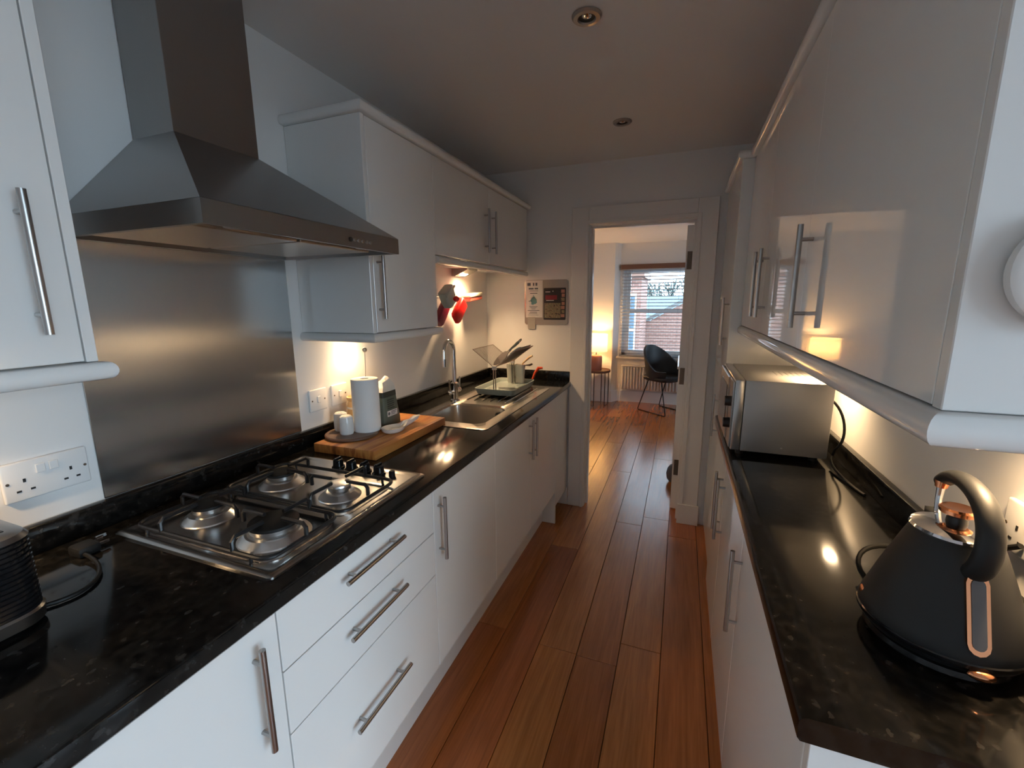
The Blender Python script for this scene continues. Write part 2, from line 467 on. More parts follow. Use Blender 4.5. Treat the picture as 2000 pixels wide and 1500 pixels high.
# rear wall behind the camera
w = B().box(XL-.12, XS+.15, YR-.15, YR, -.1, ZC+.1)
struct(obj('wall_rear', w, M_wall))
struct(obj('ceiling', B().box(XL-.12, XS+.15, YR-.15, YF+.01, ZC, ZC+.1), M_ceil))
struct(obj('ceiling_dining', B().box(-2.0, 3.1, YB-.01, 6.75, ZD, ZD+.12), M_ceil))
struct(obj('wall_dining_left', B().box(-2.05, -1.95, YB, 6.75, -.1, ZD), M_wall))
w = B().box(3.0, 3.1, YB, 3.75, -.1, ZD).box(3.0, 3.1, 5.65, 6.75, -.1, ZD).box(3.0, 3.1, 3.75, 5.65, -.1, .80).box(3.0, 3.1, 3.75, 5.65, 2.0, ZD)
struct(obj('wall_dining_right', w, M_wall))
win_added = sempty('window_added', (3.05, 4.7, .80))  # unseen window, added to bring more daylight into the dining room
b = B().box(3.03, 3.08, 3.75, 3.81, .80, 2.0).box(3.03, 3.08, 5.59, 5.65, .80, 2.0).box(3.03, 3.08, 3.81, 5.59, .80, .86).box(3.03, 3.08, 3.81, 5.59, 1.94, 2.0).box(3.03, 3.08, 4.67, 4.73, .86, 1.94)
obj('window_frame', b, M_trim, win_added)
for a, c in ((3.81, 4.67), (4.73, 5.59)):
    obj('pane', B().box(3.053, 3.057, a, c, .86, 1.94), M_glass, win_added)
WX0, WX1, WZ0, WZ1 = -.79, .46, .665, 1.93
w = B().box(-.86, WX0, YW, YW+.20, -.1, ZD).box(WX1, 3.0, YW, YW+.20, -.1, ZD).box(WX0, WX1, YW, YW+.20, -.1, WZ0).box(WX0, WX1, YW, YW+.20, WZ1, ZD)
struct(obj('wall_dining_window', w, M_wall))
# chimney breast beside the window with a splayed return
w = B().prism([(-1.95, 6.34), (-.90, 6.34), (-.835, YW), (-.835, YW+.2), (-1.95, YW+.2)], 'z', -.1, ZD)
struct(obj('wall_dining_breast', w, M_wall))

# doorway lining, architraves, skirtings
def arch(name, yface, ydir):
    y0, y1 = sorted((yface, yface + ydir*.02))
    wdt = .112
    b = B().box(OX0-wdt-.004, OX0-.004, y0, y1, 0, OZ+wdt, .003, 1).box(OX1+.004, OX1+wdt+.004, y0, y1, 0, OZ+wdt, .003, 1).box(OX0-.004, OX1+.004, y0, y1, OZ+.004, OZ+wdt, .003, 1)
    y2, y3 = sorted((yface + ydir*.02, yface + ydir*.027))
    b.box(OX0-.026, OX0-.006, y2, y3, 0, OZ+.028, .002, 1).box(OX1+.006, OX1+.026, y2, y3, 0, OZ+.028, .002, 1).box(OX0-.006, OX1+.006, y2, y3, OZ+.006, OZ+.028, .002, 1)
    return struct(obj(name, b, M_trim))
arch('trim_1', YF, -1)
arch('trim_2', YB, 1)
b = B().box(OX0-.012, OX0, YF, YB, 0, OZ).box(OX1, OX1+.012, YF, YB, 0, OZ).box(OX0-.012, OX1+.012, YF, YB, OZ, OZ+.012)
b.box(OX0, OX0+.012, YF+.055, YF+.095, 0, OZ-.012, .001, 1).box(OX1-.012, OX1, YF+.03, YF+.07, 0, OZ-.012, .001, 1).box(OX0, OX1, YF+.055, YF+.095, OZ-.012, OZ)
struct(obj('trim_3', b, M_trim))
struct(obj('trim_4', B().box(OX1-.004, OX1+.126, YF-.032, YF-.02, 0, .135, .002, 1), M_trim))   # plinth block of the architrave
struct(obj('baseboard_far', B().box(-.80, OX0-.118, YF-.018, YF, 0, .125, .003, 1), M_trim))
b = B().prism([(-1.95, 6.322), (-.89, 6.322), (-.822, YW-.018), (3.0, YW-.018), (3.0, YW), (-.835, YW), (-.90, 6.34), (-1.95, 6.34)], 'z', 0, .16)
struct(obj('baseboard_dining', b, M_trim))

# door leaf folded open into the dining room, hinge edge towards the kitchen
door = sempty('door_1', (.025, 3.085, 0))
hx, hy, da = .046, 3.083, math.radians(-9)
obj('door_leaf', B().box(hx-.044, hx, hy, hy+.66, .008, 1.915, .002, 1).rot((hx, hy, 0), 'Z', da), M_trim, door)
for z in (1.70, .955, .315):
    hb = B().box(hx-.034, hx+.002, hy-.006, hy-.0005, z-.055, z+.055).cyl((hx+.004, hy-.006, z-.055), (hx+.004, hy-.006, z+.055), .006, n=10)
    obj('hinge', hb, M_hinge, door)
kb = B().cyl((hx-.048, hy+.60, 1.0), (hx-.09, hy+.60, 1.0), .009).cyl((hx-.088, hy+.60, 1.0), (hx-.088, hy+.49, 1.0), .009)
obj('door_handle', kb.rot((hx, hy, 0), 'Z', da), M_nickel, door)

# sash window in the dining room
win = sempty('window_1', (-.17, YW+.1, WZ0))
fy0, fy1 = YW+.07, YW+.16
b = B().box(WX0, WX0+.045, fy0, fy1, WZ0, WZ1).box(WX1-.045, WX1, fy0, fy1, WZ0, WZ1).box(WX0, WX1, fy0, fy1, WZ1-.05, WZ1).box(WX0, WX1, fy0, fy1, WZ0, WZ0+.05)
obj('window_frame', b, M_trim, win)
def sash(z0, z1, y):
    b = B().box(WX0+.045, WX0+.09, y, y+.035, z0, z1, .003, 1).box(WX1-.09, WX1-.045, y, y+.035, z0, z1, .003, 1).box(WX0+.09, WX1-.09, y, y+.035, z1-.036, z1, .003, 1).box(WX0+.09, WX1-.09, y, y+.035, z0, z0+.036, .003, 1)
    s_ = obj('sash', b, M_trim, win)
    obj('pane', B().box(WX0+.088, WX1-.088, y+.015, y+.019, z0+.034, z1-.034), M_glass, s_)
sash(WZ0+.05, 1.315, fy0+.005)
sash(1.29, WZ1-.05, fy0+.045)
obj('window_sill', B().box(WX0-.06, WX1+.06, YW-.05, YW+.09, WZ0-.03, WZ0, .006), M_trim, win)
win2 = sempty('window_2', (XS+.08, -.75, .12))
b = B().box(XS+.05, XS+.11, GY0, GY0+.07, .12, GZ1).box(XS+.05, XS+.11, GY1-.07, GY1, .12, GZ1).box(XS+.05, XS+.11, GY0, GY1, GZ1-.07, GZ1).box(XS+.05, XS+.11, GY0, GY1, .12, .19).box(XS+.05, XS+.11, -.73, -.67, .12, GZ1)
obj('window_frame', b, M_trim, win2)
for a, c in ((GY0+.07, -.73), (-.67, GY1-.07)):
    obj('pane', B().box(XS+.078, XS+.082, a, c, .19, GZ1-.07), M_glass, win2)

# ------------------------------------------------------------------ cabinets
def bar_handle(parent, axis, p, ln, out, r=.006):
    """bar handle: p = centre on the door face, out = direction the bar stands off (+1/-1 in x)"""
    st = .026*out
    x = p[0] + st
    b = B()
    h = ln/2
    e = (0, 0, 1) if axis == 'z' else (0, 1, 0)
    A = (x, p[1]-e[1]*h, p[2]-e[2]*h); Z = (x, p[1]+e[1]*h, p[2]+e[2]*h)
    b.cyl(A, Z, r, n=14)
    q = h - .032
    for s in (-1, 1):
        b.cyl((p[0]-.001*out, p[1]+s*e[1]*q, p[2]+s*e[2]*q), (x, p[1]+s*e[1]*q, p[2]+s*e[2]*q), .0042, n=10)
    return obj('handle', b, M_nickel, parent)

FX = -.70
def base_unit_left(y0, y1, label, fronts, name='base_cabinet'):
    t = thing(name, label, 'cabinet', (-1.0, (y0+y1)/2, 0), 'left base cabinets')
    g = .0008
    obj('body', B().box(-1.29, FX-.020, y0+g, y1-g, .232, WT-.039), M_carc, t)
    for f in fronts:
        d = obj(f['n'], B().box(FX-.018, FX, f['y0']+.0016, f['y1']-.0016, f['z0']+.0016, f['z1']-.0016, .0012, 1), M_gloss, t)
        if f.get('h'):
            ax, py, pz, ln = f['h']
            bar_handle(d, ax, (FX, py, pz), ln, 1)
    return t
zt, zb = .866, .228
base_unit_left(-.67, -.072, 'white base cabinet behind the toaster end of the long black worktop', [dict(n='door', y0=-.67, y1=-.072, z0=zb, z1=zt, h=('z', -.62, .722, .22))])
base_unit_left(-.072, .535, 'white base cabinet with one upright handle, left of the three drawers', [dict(n='door', y0=-.072, y1=.535, z0=zb, z1=zt, h=('z', .48, .722, .22))])
base_unit_left(.535, 1.114, 'white base cabinet with three drawers below the gas hob',
    [dict(n='drawer', y0=.535, y1=1.114, z0=.724, z1=zt, h=('y', .812, .819, .222)), dict(n='drawer', y0=.535, y1=1.114, z0=.575, z1=.724, h=('y', .812, .671, .222)), dict(n='drawer', y0=.535, y1=1.114, z0=zb, z1=.575, h=('y', .808, .417, .222))], 'drawer_cabinet')
base_unit_left(1.114, 1.612, 'white base cabinet with one upright handle, right of the three drawers', [dict(n='door', y0=1.114, y1=1.612, z0=zb, z1=zt, h=('z', 1.143, .728, .215))])
sink_cab = thing('sink_cabinet', 'white two door base cabinet under the steel sink', 'cabinet', (-1.0, 2.1, 0), 'left base cabinets')
b = B().box(-1.29, FX-.02, 1.613, 1.63, .232, WT-.039).box(-1.29, FX-.02, 2.58, 2.597, .232, WT-.039).box(-1.29, FX-.02, 1.63, 2.58, .232, .25).box(-1.29, -1.272, 1.63, 2.58, .25, WT-.039).box(FX-.036, FX-.02, 1.63, 2.58, .80, WT-.039)
obj('body', b, M_carc, sink_cab)
for y0, y1, hy_ in ((1.612, 2.088, 2.058), (2.088, 2.597, 2.118)):
    d = obj('door', B().box(FX-.018, FX, y0+.0016, y1-.0016, zb+.0016, zt-.0016, .0012, 1), M_gloss, sink_cab)
    bar_handle(d, 'z', (FX, hy_, .747), .21, 1)
t = tag(obj('end_filler_panel', B().box(FX-.30, FX-.004, 2.600, 2.618, 0, WT-.039, .001, 1).box(FX-.022, FX-.004, 2.618, YF-.02, .12, WT-.039, .001, 1), M_gloss), 'narrow white filler panel between the sink cabinet and the door frame', 'panel')
b = B().box(-.806, -.79, -.67, 2.599, 0, .215, .001, 1)
tag(obj('plinth_board', b, M_plinth), 'long white plinth board under the cabinets left of the floor', 'plinth')

# long worktop, open for the sink bowl
SB = (-1.132, -.795, 1.695, 2.055)      # sink bowl opening
wtop = thing('worktop', 'long speckled black worktop with gas hob and sink', 'worktop', (-1.0, .95, WT-.038))
def top_profile(x0, x1):
    z0, z1 = WT-.038, WT
    return [(x0, z0), (x1-.004, z0), (x1, z0+.005), (x1, z1-.010), (x1-.003, z1-.003), (x1-.010, z1), (x0, z1)]
b = B().prism(top_profile(XL+.001, -.684), 'y', -.98, SB[2]).prism(top_profile(XL+.001, -.684), 'y', SB[3], YF-.001)
b.prism(top_profile(SB[1], -.684), 'y', SB[2], SB[3]).box(XL+.001, SB[0], SB[2], SB[3], WT-.038, WT)
obj('slab', b, M_top, wtop)
b = B().box(XL+.001, XL+.021, -.98, YF-.001, WT, .976, .003, 2)
obj('upstand', b, M_top, wtop)
b = B().box(XL+.021, -.69, YF-.021, YF-.001, WT, .976, .003, 2)
obj('upstand', b, M_top, wtop)

# wall cabinets left
UX = -.99
def pelmet(name, label, face, out, y0, y1, z0, z1, ends, wallx, proj=.014, back=.03):
    """rounded light pelmet or cornice swept along the cabinet front, mitred round the named ends to the wall"""
    h = z1-z0
    prof = [(-back, z0), (proj-h*.42, z0)] + [(proj-h*.42+h*.42*math.sin(t*PI/10), (z0+z1)/2 - h/2*math.cos(t*PI/10)) for t in range(1, 10)] + [(proj-h*.42, z1), (-back, z1)]
    L = []
    if 'near' in ends:
        L.append([(wallx, y0-d, z) for d, z in prof]); L.append([(face+out*d, y0-d, z) for d, z in prof])
    else:
        L.append([(face+out*d, y0, z) for d, z in prof])
    if 'far' in ends:
        L.append([(face+out*d, y1+d, z) for d, z in prof]); L.append([(wallx, y1+d, z) for d, z in prof])
    else:
        L.append([(face+out*d, y1, z) for d, z in prof])
    return tag(obj(name, B().loft(L), M_gloss, sharp=40), label, name.split('_')[-1])
# near cabinet
t = thing('wall_cabinet', 'white wall cabinet at the left edge, beside the steel hood', 'cabinet', (-1.15, .1, 1.347), 'left wall cabinets')
obj('body', B().box(XL+.002, UX-.020, -.46, .451, 1.349, 2.045), M_carc, t)
obj('end_panel', B().box(XL+.002, UX, .4525, .470, 1.349, 2.045, .001, 1), M_gloss, t)
for y0, y1, h in ((.0, .4515, .40), (-.46, .0, -.05)):
    d = obj('door', B().box(UX-.018, UX, y0+.0015, y1-.0015, 1.351, 2.043, .0012, 1), M_gloss, t)
    bar_handle(d, 'z', (UX, h, 1.515), .225, 1)
pelmet('light_pelmet', 'rounded white pelmet under the wall cabinet at the left edge', UX, 1, -.46, .472, 1.315, 1.348, ['far'], XL+.003, .018)
pelmet('cabinet_cornice', 'white cornice on the wall cabinet at the left edge', UX, 1, -.46, .472, 2.046, 2.078, ['far'], XL+.003, .022)
# tall single cabinet
t = thing('wall_cabinet', 'white wall cabinet with one tall door, right of the steel hood', 'cabinet', (-1.15, 1.46, 1.345), 'left wall cabinets')
obj('body', B().box(XL+.002, UX-.020, 1.264, 1.679, 1.345, 2.045), M_carc, t)
obj('end_panel', B().box(XL+.002, UX, 1.246, 1.2635, 1.345, 2.045, .001, 1), M_gloss, t)
d = obj('door', B().box(UX-.018, UX, 1.2665, 1.678, 1.347, 2.043, .0012, 1), M_gloss, t)
bar_handle(d, 'z', (UX, 1.286, 1.507), .225, 1)
pelmet('light_pelmet', 'rounded white pelmet under the tall wall cabinet above the paper roll', UX, 1, 1.246, 1.682, 1.313, 1.344, ['near', 'far'], XL+.003, .016)
# double cabinet over the sink
t = thing('wall_cabinet', 'short white wall cabinet with two doors and paired handles above the sink', 'cabinet', (-1.15, 2.27, 1.65), 'left wall cabinets')
obj('body', B().box(XL+.002, UX-.020, 1.681, 2.875, 1.650, 2.045), M_carc, t)
for y0, y1, h in ((1.681, 2.243, 2.193), (2.243, 2.865, 2.285)):
    d = obj('door', B().box(UX-.018, UX, y0+.0015, y1-.0015, 1.652, 2.043, .0012, 1), M_gloss, t)
    bar_handle(d, 'z', (UX, h, 1.816), .22, 1)
pelmet('light_pelmet', 'white pelmet under the short two door wall cabinet', UX, 1, 1.702, 2.885, 1.618, 1.6465, [], XL, .004)
pelmet('cabinet_cornice', 'long white cornice running over the cabinets above paper roll and sink', UX, 1, 1.246, 2.885, 2.046, 2.078, ['near'], XL+.003, .022)

# right side
DX, RW = .255, XR
t = thing('wall_cabinet', 'glossy white wall cabinet nearest on the right, with one tall handle', 'cabinet', (.4, .86, 1.337), 'right wall cabinets')
obj('body', B().box(DX+.020, RW-.002, .585, 1.189, 1.337, 2.045), M_carc, t)
obj('end_panel', B().box(DX, RW-.002, .566, .584, 1.337, 2.045, .0012, 1), M_gloss, t)
d = obj('door', B().box(DX, DX+.018, .5855, 1.1896, 1.339, 2.043, .0006, 1), M_gloss, t)
bar_handle(d, 'z', (DX, 1.149, 1.499), .222, -1)
t = thing('wall_cabinet', 'glossy white two door wall cabinet above the microwave', 'cabinet', (.4, 1.7, 1.337), 'right wall cabinets')
obj('body', B().box(DX+.020, RW-.002, 1.190, 2.238, 1.337, 2.045), M_carc, t)
for y0, y1, h in ((1.190, 1.727, 1.669), (1.727, 2.238, 1.784)):
    d = obj('door', B().box(DX, DX+.018, y0+.0005, y1-.0005, 1.339, 2.043, .0006, 1), M_gloss, t)
    bar_handle(d, 'z', (DX, h, 1.504), .222, -1)
pelmet('light_pelmet', 'rounded white pelmet under the right wall cabinets above the kettle', DX, -1, .566, 2.243, 1.298, 1.336, ['near'], RW-.003, .014)
pelmet('cabinet_cornice', 'white cornice on top of the right wall cabinets', DX, -1, .566, 2.219, 2.046, 2.078, ['near'], RW-.003, .022)
TX = .208
t = thing('tall_cabinet', 'tall white cabinet beside the door frame with two stacked doors', 'cabinet', (.4, 2.57, 0))
obj('body', B().box(TX+.020, RW-.002, 2.265, 2.895, .10, 2.045), M_carc, t)
obj('end_panel', B().box(TX, RW-.002, 2.246, 2.264, .0, 2.045, .001, 1), M_gloss, t)
for z0, z1, hy_, hz in ((1.113, 2.043, 2.335, 1.35), (.06, 1.110, 2.44, .86)):
    d = obj('door', B().box(TX, TX+.018, 2.2665, 2.885, z0, z1, .0012, 1), M_gloss, t)
    bar_handle(d, 'z', (TX, hy_, hz), .225, -1)
obj('plinth', B().box(TX+.012, TX+.028, 2.266, 2.885, 0, .058), M_plinth, t)
pelmet('cabinet_cornice', 'white cornice on the tall cabinet beside the door frame', TX, -1, 2.246, 2.888, 2.046, 2.078, ['near'], DX-.001, .022)
BX = .197
def base_unit_right(y0, y1, label, doors):
    t = thing('base_cabinet', label, 'cabinet', (.37, (y0+y1)/2, 0), 'right base cabinets')
    obj('body', B().box(BX+.020, RW-.002, y0+.001, y1-.001, .04, WT-.039), M_carc, t)
    for a, c, h in doors:
        d = obj('door', B().box(BX, BX+.018, a+.0016, c-.0016, .042, zt, .0012, 1), M_gloss, t)
        bar_handle(d, 'z', (BX, h, .645), .25, -1)
    obj('plinth', B().box(BX+.006, BX+.02, y0+.001, y1-.001, 0, .038), M_plinth, t)
    return t
t = base_unit_right(.605, 1.272, 'white base cabinet with one handle below the kettle', [(.622, 1.272, 1.243)])
obj('end_panel', B().box(BX, RW-.002, .602, .620, 0, WT-.039, .001, 1), M_gloss, t)
base_unit_right(1.272, 2.243, 'white two door base cabinet with paired handles below the microwave', [(1.272, 1.812, 1.768), (1.812, 2.243, 1.856)])
rtop = thing('worktop', 'narrow speckled black worktop with kettle and microwave', 'worktop', (.36, 1.4, WT-.038))
def rprof():
    z0, z1, x1, x0 = WT-.038, WT, RW-.001, .177
    return [(x1, z0), (x0+.004, z0), (x0, z0+.005), (x0, z1-.010), (x0+.003, z1-.003), (x0+.010, z1), (x1, z1)]
obj('slab', B().prism(rprof(), 'y', .588, 2.244), M_top, rtop)
obj('upstand', B().box(RW-.021, RW-.001, .588, 2.244, WT, .976, .003, 2), M_top, rtop)

# ------------------------------------------------------------------ hood and splashback
tag(obj('steel_splashback', B().box(XL+.001, XL+.005, .583, 1.194, .977, 1.606, .001, 1), M_splash), 'brushed steel splashback sheet on the wall behind the hob', 'splashback')
hood = thing('cooker_hood', 'stainless steel chimney hood above the gas hob', 'hood', (-1.1, .89, 1.598))
hy0, hy1, hx0, hx1 = .588, 1.196, XL+.006, -.835
cy0, cy1, cx1 = .770, 1.0, -1.155
def rect(x0, x1, y0, y1, z): return [(x0, y0, z), (x1, y0, z), (x1, y1, z), (x0, y1, z)]
b = B().loft([rect(hx0, hx1, hy0, hy1, 1.643), rect(hx0, cx1-.002, cy0+.002, cy1-.002, 1.857)])
obj('canopy', b, M_steel, hood, sharp=12)
b = B()
L0, L1 = rect(hx0, hx1, hy0, hy1, 1.6425), rect(hx0, hx1, hy0, hy1, 1.598)
L2, L3 = rect(hx0+.012, hx1-.012, hy0+.012, hy1-.012, 1.598), rect(hx0+.02, hx1-.02, hy0+.02, hy1-.02, 1.612)
b.loft([L0, L1, L2, L3])
obj('skirt', b, M_steel, hood, sharp=12)
obj('chimney', B().box(hx0, cx1, cy0, cy1, 1.850, ZC-.001, .001, 1), M_steel, hood)
for y0, y1 in ((hy0+.035, .885), (.895, hy1-.035)):
    fl_ = obj('grease_filter', B().box(hx0+.05, hx1-.085, y0, y1, 1.604, 1.6115, .002, 1), M_filter, hood)
for y in (.69, 1.09):
    obj('hood_lamp_lens', B().cyl((hx1-.05, y, 1.6115), (hx1-.05, y, 1.606), .022, n=20), M_white_pl, hood)
for i, y in enumerate((.979, .996, 1.012, 1.028, 1.044, 1.060)):
    r = .006 if i == 0 else .0042
    obj('button', B().cyl((hx1, y, 1.6165), (hx1+.004, y, 1.6165), r, n=12), M_black if i == 0 else M_nickel, hood)

# ------------------------------------------------------------------ gas hob
hob = thing('gas_hob', 'stainless steel four burner gas hob with black pan supports', 'hob', (-.98, .835, WT))
x0, x1, y0, y1 = -1.234, -.726, .552, 1.122
o_ = rrect(x0, x1, y0, y1, .012); i1 = rrect(x0+.006, x1-.006, y0+.006, y1-.006, .010); i2 = rrect(x0+.017, x1-.017, y0+.017, y1-.017, .010); i3 = rrect(x0+.026, x1-.026, y0+.026, y1-.026, .012)
Lz = lambda L, z: [(p[0], p[1], z) for p in L]
obj('hob_plate', B().loft([Lz(o_, WT+.0005), Lz(o_, WT+.005), Lz(i1, WT+.009), Lz(i2, WT+.009), Lz(i3, WT+.005)]), M_hobsteel, hob)
for ya, yb in ((.585, .783), (.803, 1.010)):
    q1 = rrect(-1.19, -.768, ya, yb, .035); q2 = rrect(-1.184, -.774, ya+.006, yb-.006, .03)
    obj('pressed_tray', B().loft([Lz(q1, WT+.0048), Lz(q1, WT+.0062), Lz(q2, WT+.0052)]), M_hobsteel, hob)
burn = [(-.862, .682, .052), (-1.095, .690, .036), (-.872, .905, .030), (-1.098, .912, .038)]
ZB = WT+.005
for (bx, by, br) in burn:
    u = obj('burner', B().lathe([(0, .0), (br+.028, .0), (br+.026, .003), (br+.010, .015), (br+.005, .016), (br-.004, .013), (0, .013)], (bx, by, ZB), 40), M_alu, hob, sharp=14)
    obj('burner_ring', B().lathe([(0, .0135), (br-.006, .0135), (br-.004, .020), (br, .021), (br, .031), (0, .031)], (bx, by, ZB), 40), M_alu, u, sharp=14)
    obj('burner_cap', B().lathe([(0, .0312), (br+.002, .0312), (br+.003, .033), (br+.002, .038), (br-.006, .040), (0, .040)], (bx, by, ZB), 32), M_cap if br > .031 else M_alu, u)
def pan_support(ya, yb, bs):
    z = WT+.0515
    L = [(p[0], p[1], z-.030) for p in rrect(-1.196, -.763, ya, yb, .03, 4)]
    b = B().tube(L, .0050, 8, True)
    for (bx, by, br) in bs:
        for dx, dy in ((1, 0), (-1, 0), (0, 1), (0, -1)):
            if dx:
                ex = bx + dx*(.100 if abs(bx+.76) > .2 or dx < 0 else .098)
                ex = max(-1.196, min(-.763, ex))
                P = [(ex, by, z-.030), (ex, by, z-.008), (ex-dx*.008, by, z), (bx+dx*.028, by, z)]
            else:
                ey = ya if dy < 0 else yb
                P = [(bx, ey, z-.030), (bx, ey, z-.008), (bx, ey-dy*.008, z), (bx, by+dy*.028, z)]
            b.tube(P, .0050, 8)
    for fx in (-1.15, -.81):
        for fy in (ya, yb):
            b.cyl((fx, fy, ZB+.0012), (fx, fy, z-.030), .004, n=8)
    o = obj('pan_support', b, M_iron, hob)
pan_support(.578, .787, burn[:2])
pan_support(.800, 1.014, burn[2:])
for x in (-1.032, -.978, -.924, -.870):
    k_ = obj('knob', B().lathe([(0, 0), (.021, 0), (.021, .004), (.017, .006), (.0155, .026), (.013, .029), (0, .029)], (x, 1.075, ZB), 24), M_blackgloss, hob)
    obj('knob_grip', B().box(x-.0035, x+.0035, 1.075-.015, 1.075+.015, ZB+.028, ZB+.034, .0015, 1), M_blackgloss, k_)
obj('ignition_button', B().lathe([(0, 0), (.010, 0), (.0095, .016), (.007, .018), (0, .018)], (-.818, 1.072, ZB), 18), M_blackgloss, hob)

# ------------------------------------------------------------------ sink, tap
sink = thing('kitchen_sink', 'stainless steel inset sink with bowl and ribbed drainer', 'sink', (-.96, 2.1, WT))
sx0, sx1, sy0, sy1 = -1.175, -.748, 1.630, 2.625
ZS = WT+.0035
def ringface(b, outer, inner, z):
    A = [b.bm.verts.new((p[0], p[1], z)) for p in outer]; C_ = [b.bm.verts.new((p[0], p[1], z)) for p in inner]
    k = len(A)
    for i in range(k): b.bm.faces.new((A[i], A[(i+1) % k], C_[(i+1) % k], C_[i]))
NS = 6
outer = rrect(sx0, sx1, sy0, sy1, .03, NS)
bowl0 = rrect(SB[0]+.004, SB[1]-.004, SB[2]+.004, SB[3]-.004, .055, NS)
out2 = rrect(sx0+.010, sx1-.010, sy0+.010, sy1-.010, .026, NS)
rim_in = rrect(SB[0]+.014, SB[1]-.014, SB[2]+.014, SB[3]-.014, .048, NS)
low = rrect(SB[0]+.026, SB[1]-.026, SB[2]+.026, SB[3]-.026, .05, NS)
bot = rrect(SB[0]+.06, SB[1]-.06, SB[2]+.06, SB[3]-.06, .04, NS)
b = B().loft([Lz(outer, WT+.0006), Lz(outer, ZS), Lz(out2, ZS+.0015), Lz(bowl0, ZS+.001), Lz(rim_in, ZS-.008), Lz(low, WT-.125), Lz(bot, WT-.145)], cap=False)
vb = [b.bm.verts.new((p[0], p[1], WT-.145)) for p in bot]; b.bm.faces.new(vb)
bmesh.ops.remove_doubles(b.bm, verts=b.bm.verts[:], dist=.0001)
obj('sink_body', b, M_sink, sink, sharp=40)
obj('waste', B().lathe([(0, .002), (.030, .002), (.034, .0), (.034, .004), (.030, .0045), (.012, .003), (0, .003)], (-.963, 1.875, WT-.144), 24), M_chrome, sink)
obj('overflow', B().cyl((-.86, SB[3]-.0225, WT-.040), (-.86, SB[3]-.027, WT-.040), .016, n=20), M_black, sink)
for i in range(7):
    x = -1.09 + i*.046
    obj('drainer_rib', B().tube([(x, 2.13, ZS+.0005), (x, 2.145, ZS+.003), (x, 2.55, ZS+.003), (x, 2.565, ZS+.0005)], .0035, 8), M_sink, sink)
tap = thing('mixer_tap', 'chrome swan neck mixer tap with two levers behind the sink bowl', 'tap', (-1.145, 2.10, ZS))
tx, ty = -1.145, 2.095
obj('tap_body', B().lathe([(0, 0), (.027, 0), (.027, .006), (.019, .012), (.018, .085), (.021, .092), (.021, .100), (.012, .106), (0, .106)], (tx, ty, ZS+.001), 28), M_chrome, tap)
path = [(tx, ty, ZS+.10), (tx, ty, 1.16)] + [(tx, p[1], p[2]) for p in arc((tx, ty-.052, 1.195), .052, 0, 180, 12)] + [(tx, ty-.106, 1.155)]
obj('spout', B().tube(path, .0115, 14), M_chrome, tap)
obj('aerator', B().cyl((tx, ty-.106, 1.158), (tx, ty-.107, 1.118), .014, .013, n=18), M_chrome, tap)
for s in (-1, 1):
    c = (tx, ty+s*.052, ZS+.055)
    lv = obj('lever_arm', B().cyl((tx, ty+s*.012, ZS+.050), c, .011, n=16).sphere(c, .0135), M_chrome, tap)
    obj('lever', B().tube([c, (tx, c[1]+s*.004, c[2]+.03), (tx, c[1]+s*.008, c[2]+.072)], [.006, .005, .0045], 10), M_chrome, lv)

# ------------------------------------------------------------------ dish rack and what is in it
rack = thing('dish_rack', 'grey folding dish rack with wire wings on the sink drainer', 'dish rack', (-.967, 2.41, ZS))
ax0, ax1, ay0, ay1 = -1.095, -.842, 2.218, 2.612
z0 = ZS+.016
A_ = rrect(ax0+.012, ax1-.012, ay0+.012, ay1-.012, .03); B_ = rrect(ax0, ax1, ay0, ay1, .035); C_ = rrect(ax0+.008, ax1-.008, ay0+.008, ay1-.008, .03); D_ = rrect(ax0+.02, ax1-.02, ay0+.02, ay1-.02, .025)
obj('drip_tray', B().loft([Lz(A_, z0), Lz(B_, z0+.034), Lz(C_, z0+.034), Lz(D_, z0+.012)]), M_tray, rack)
for x in (ax0+.03, ax1-.03):
    for y in (ay0+.035, ay1-.035):
        obj('foot', B().cyl((x, y, ZS+.0045), (x, y, z0+.002), .008, n=10), M_black, rack)
px, py0, py1, pz = -.972, 2.250, 2.540, 1.083
for y in (py0, py1):
    p_ = obj('post', B().box(px-.0085, px-.0045, y-.004, y+.004, z0+.012, pz).box(px+.0045, px+.0085, y-.004, y+.004, z0+.012, pz), M_nickel, rack)
    obj('hinge_block', B().box(px-.012, px+.012, y-.009, y+.009, pz-.012, pz+.012, .002, 1), M_white_pl, p_)
def wing(dx, n):
    b = B()
    h0, h1 = (px+dx*.01, pz+.008), (px+dx*.133, 1.184)
    L = [(h0[0], py0, h0[1]), (h1[0], py0, h1[1]), (h1[0], py1, h1[1]), (h0[0], py1, h0[1])]
    b.tube(L, .0026, 6, True)
    for i in range(1, n):
        y = py0 + (py1-py0)*i/n
        b.cyl((h0[0], y, h0[1]), (h1[0], y, h1[1]), .0014, n=5)
    return obj('wire_wing', b, M_wire, rack)
wing(-1, 15); wing(1, 15)
def disc_in_rack(y, cx, cz, r, th, yaw=0):
    return B().cyl((cx, y-th/2, cz), (cx, y+th/2, cz), r, r*.9, n=36)
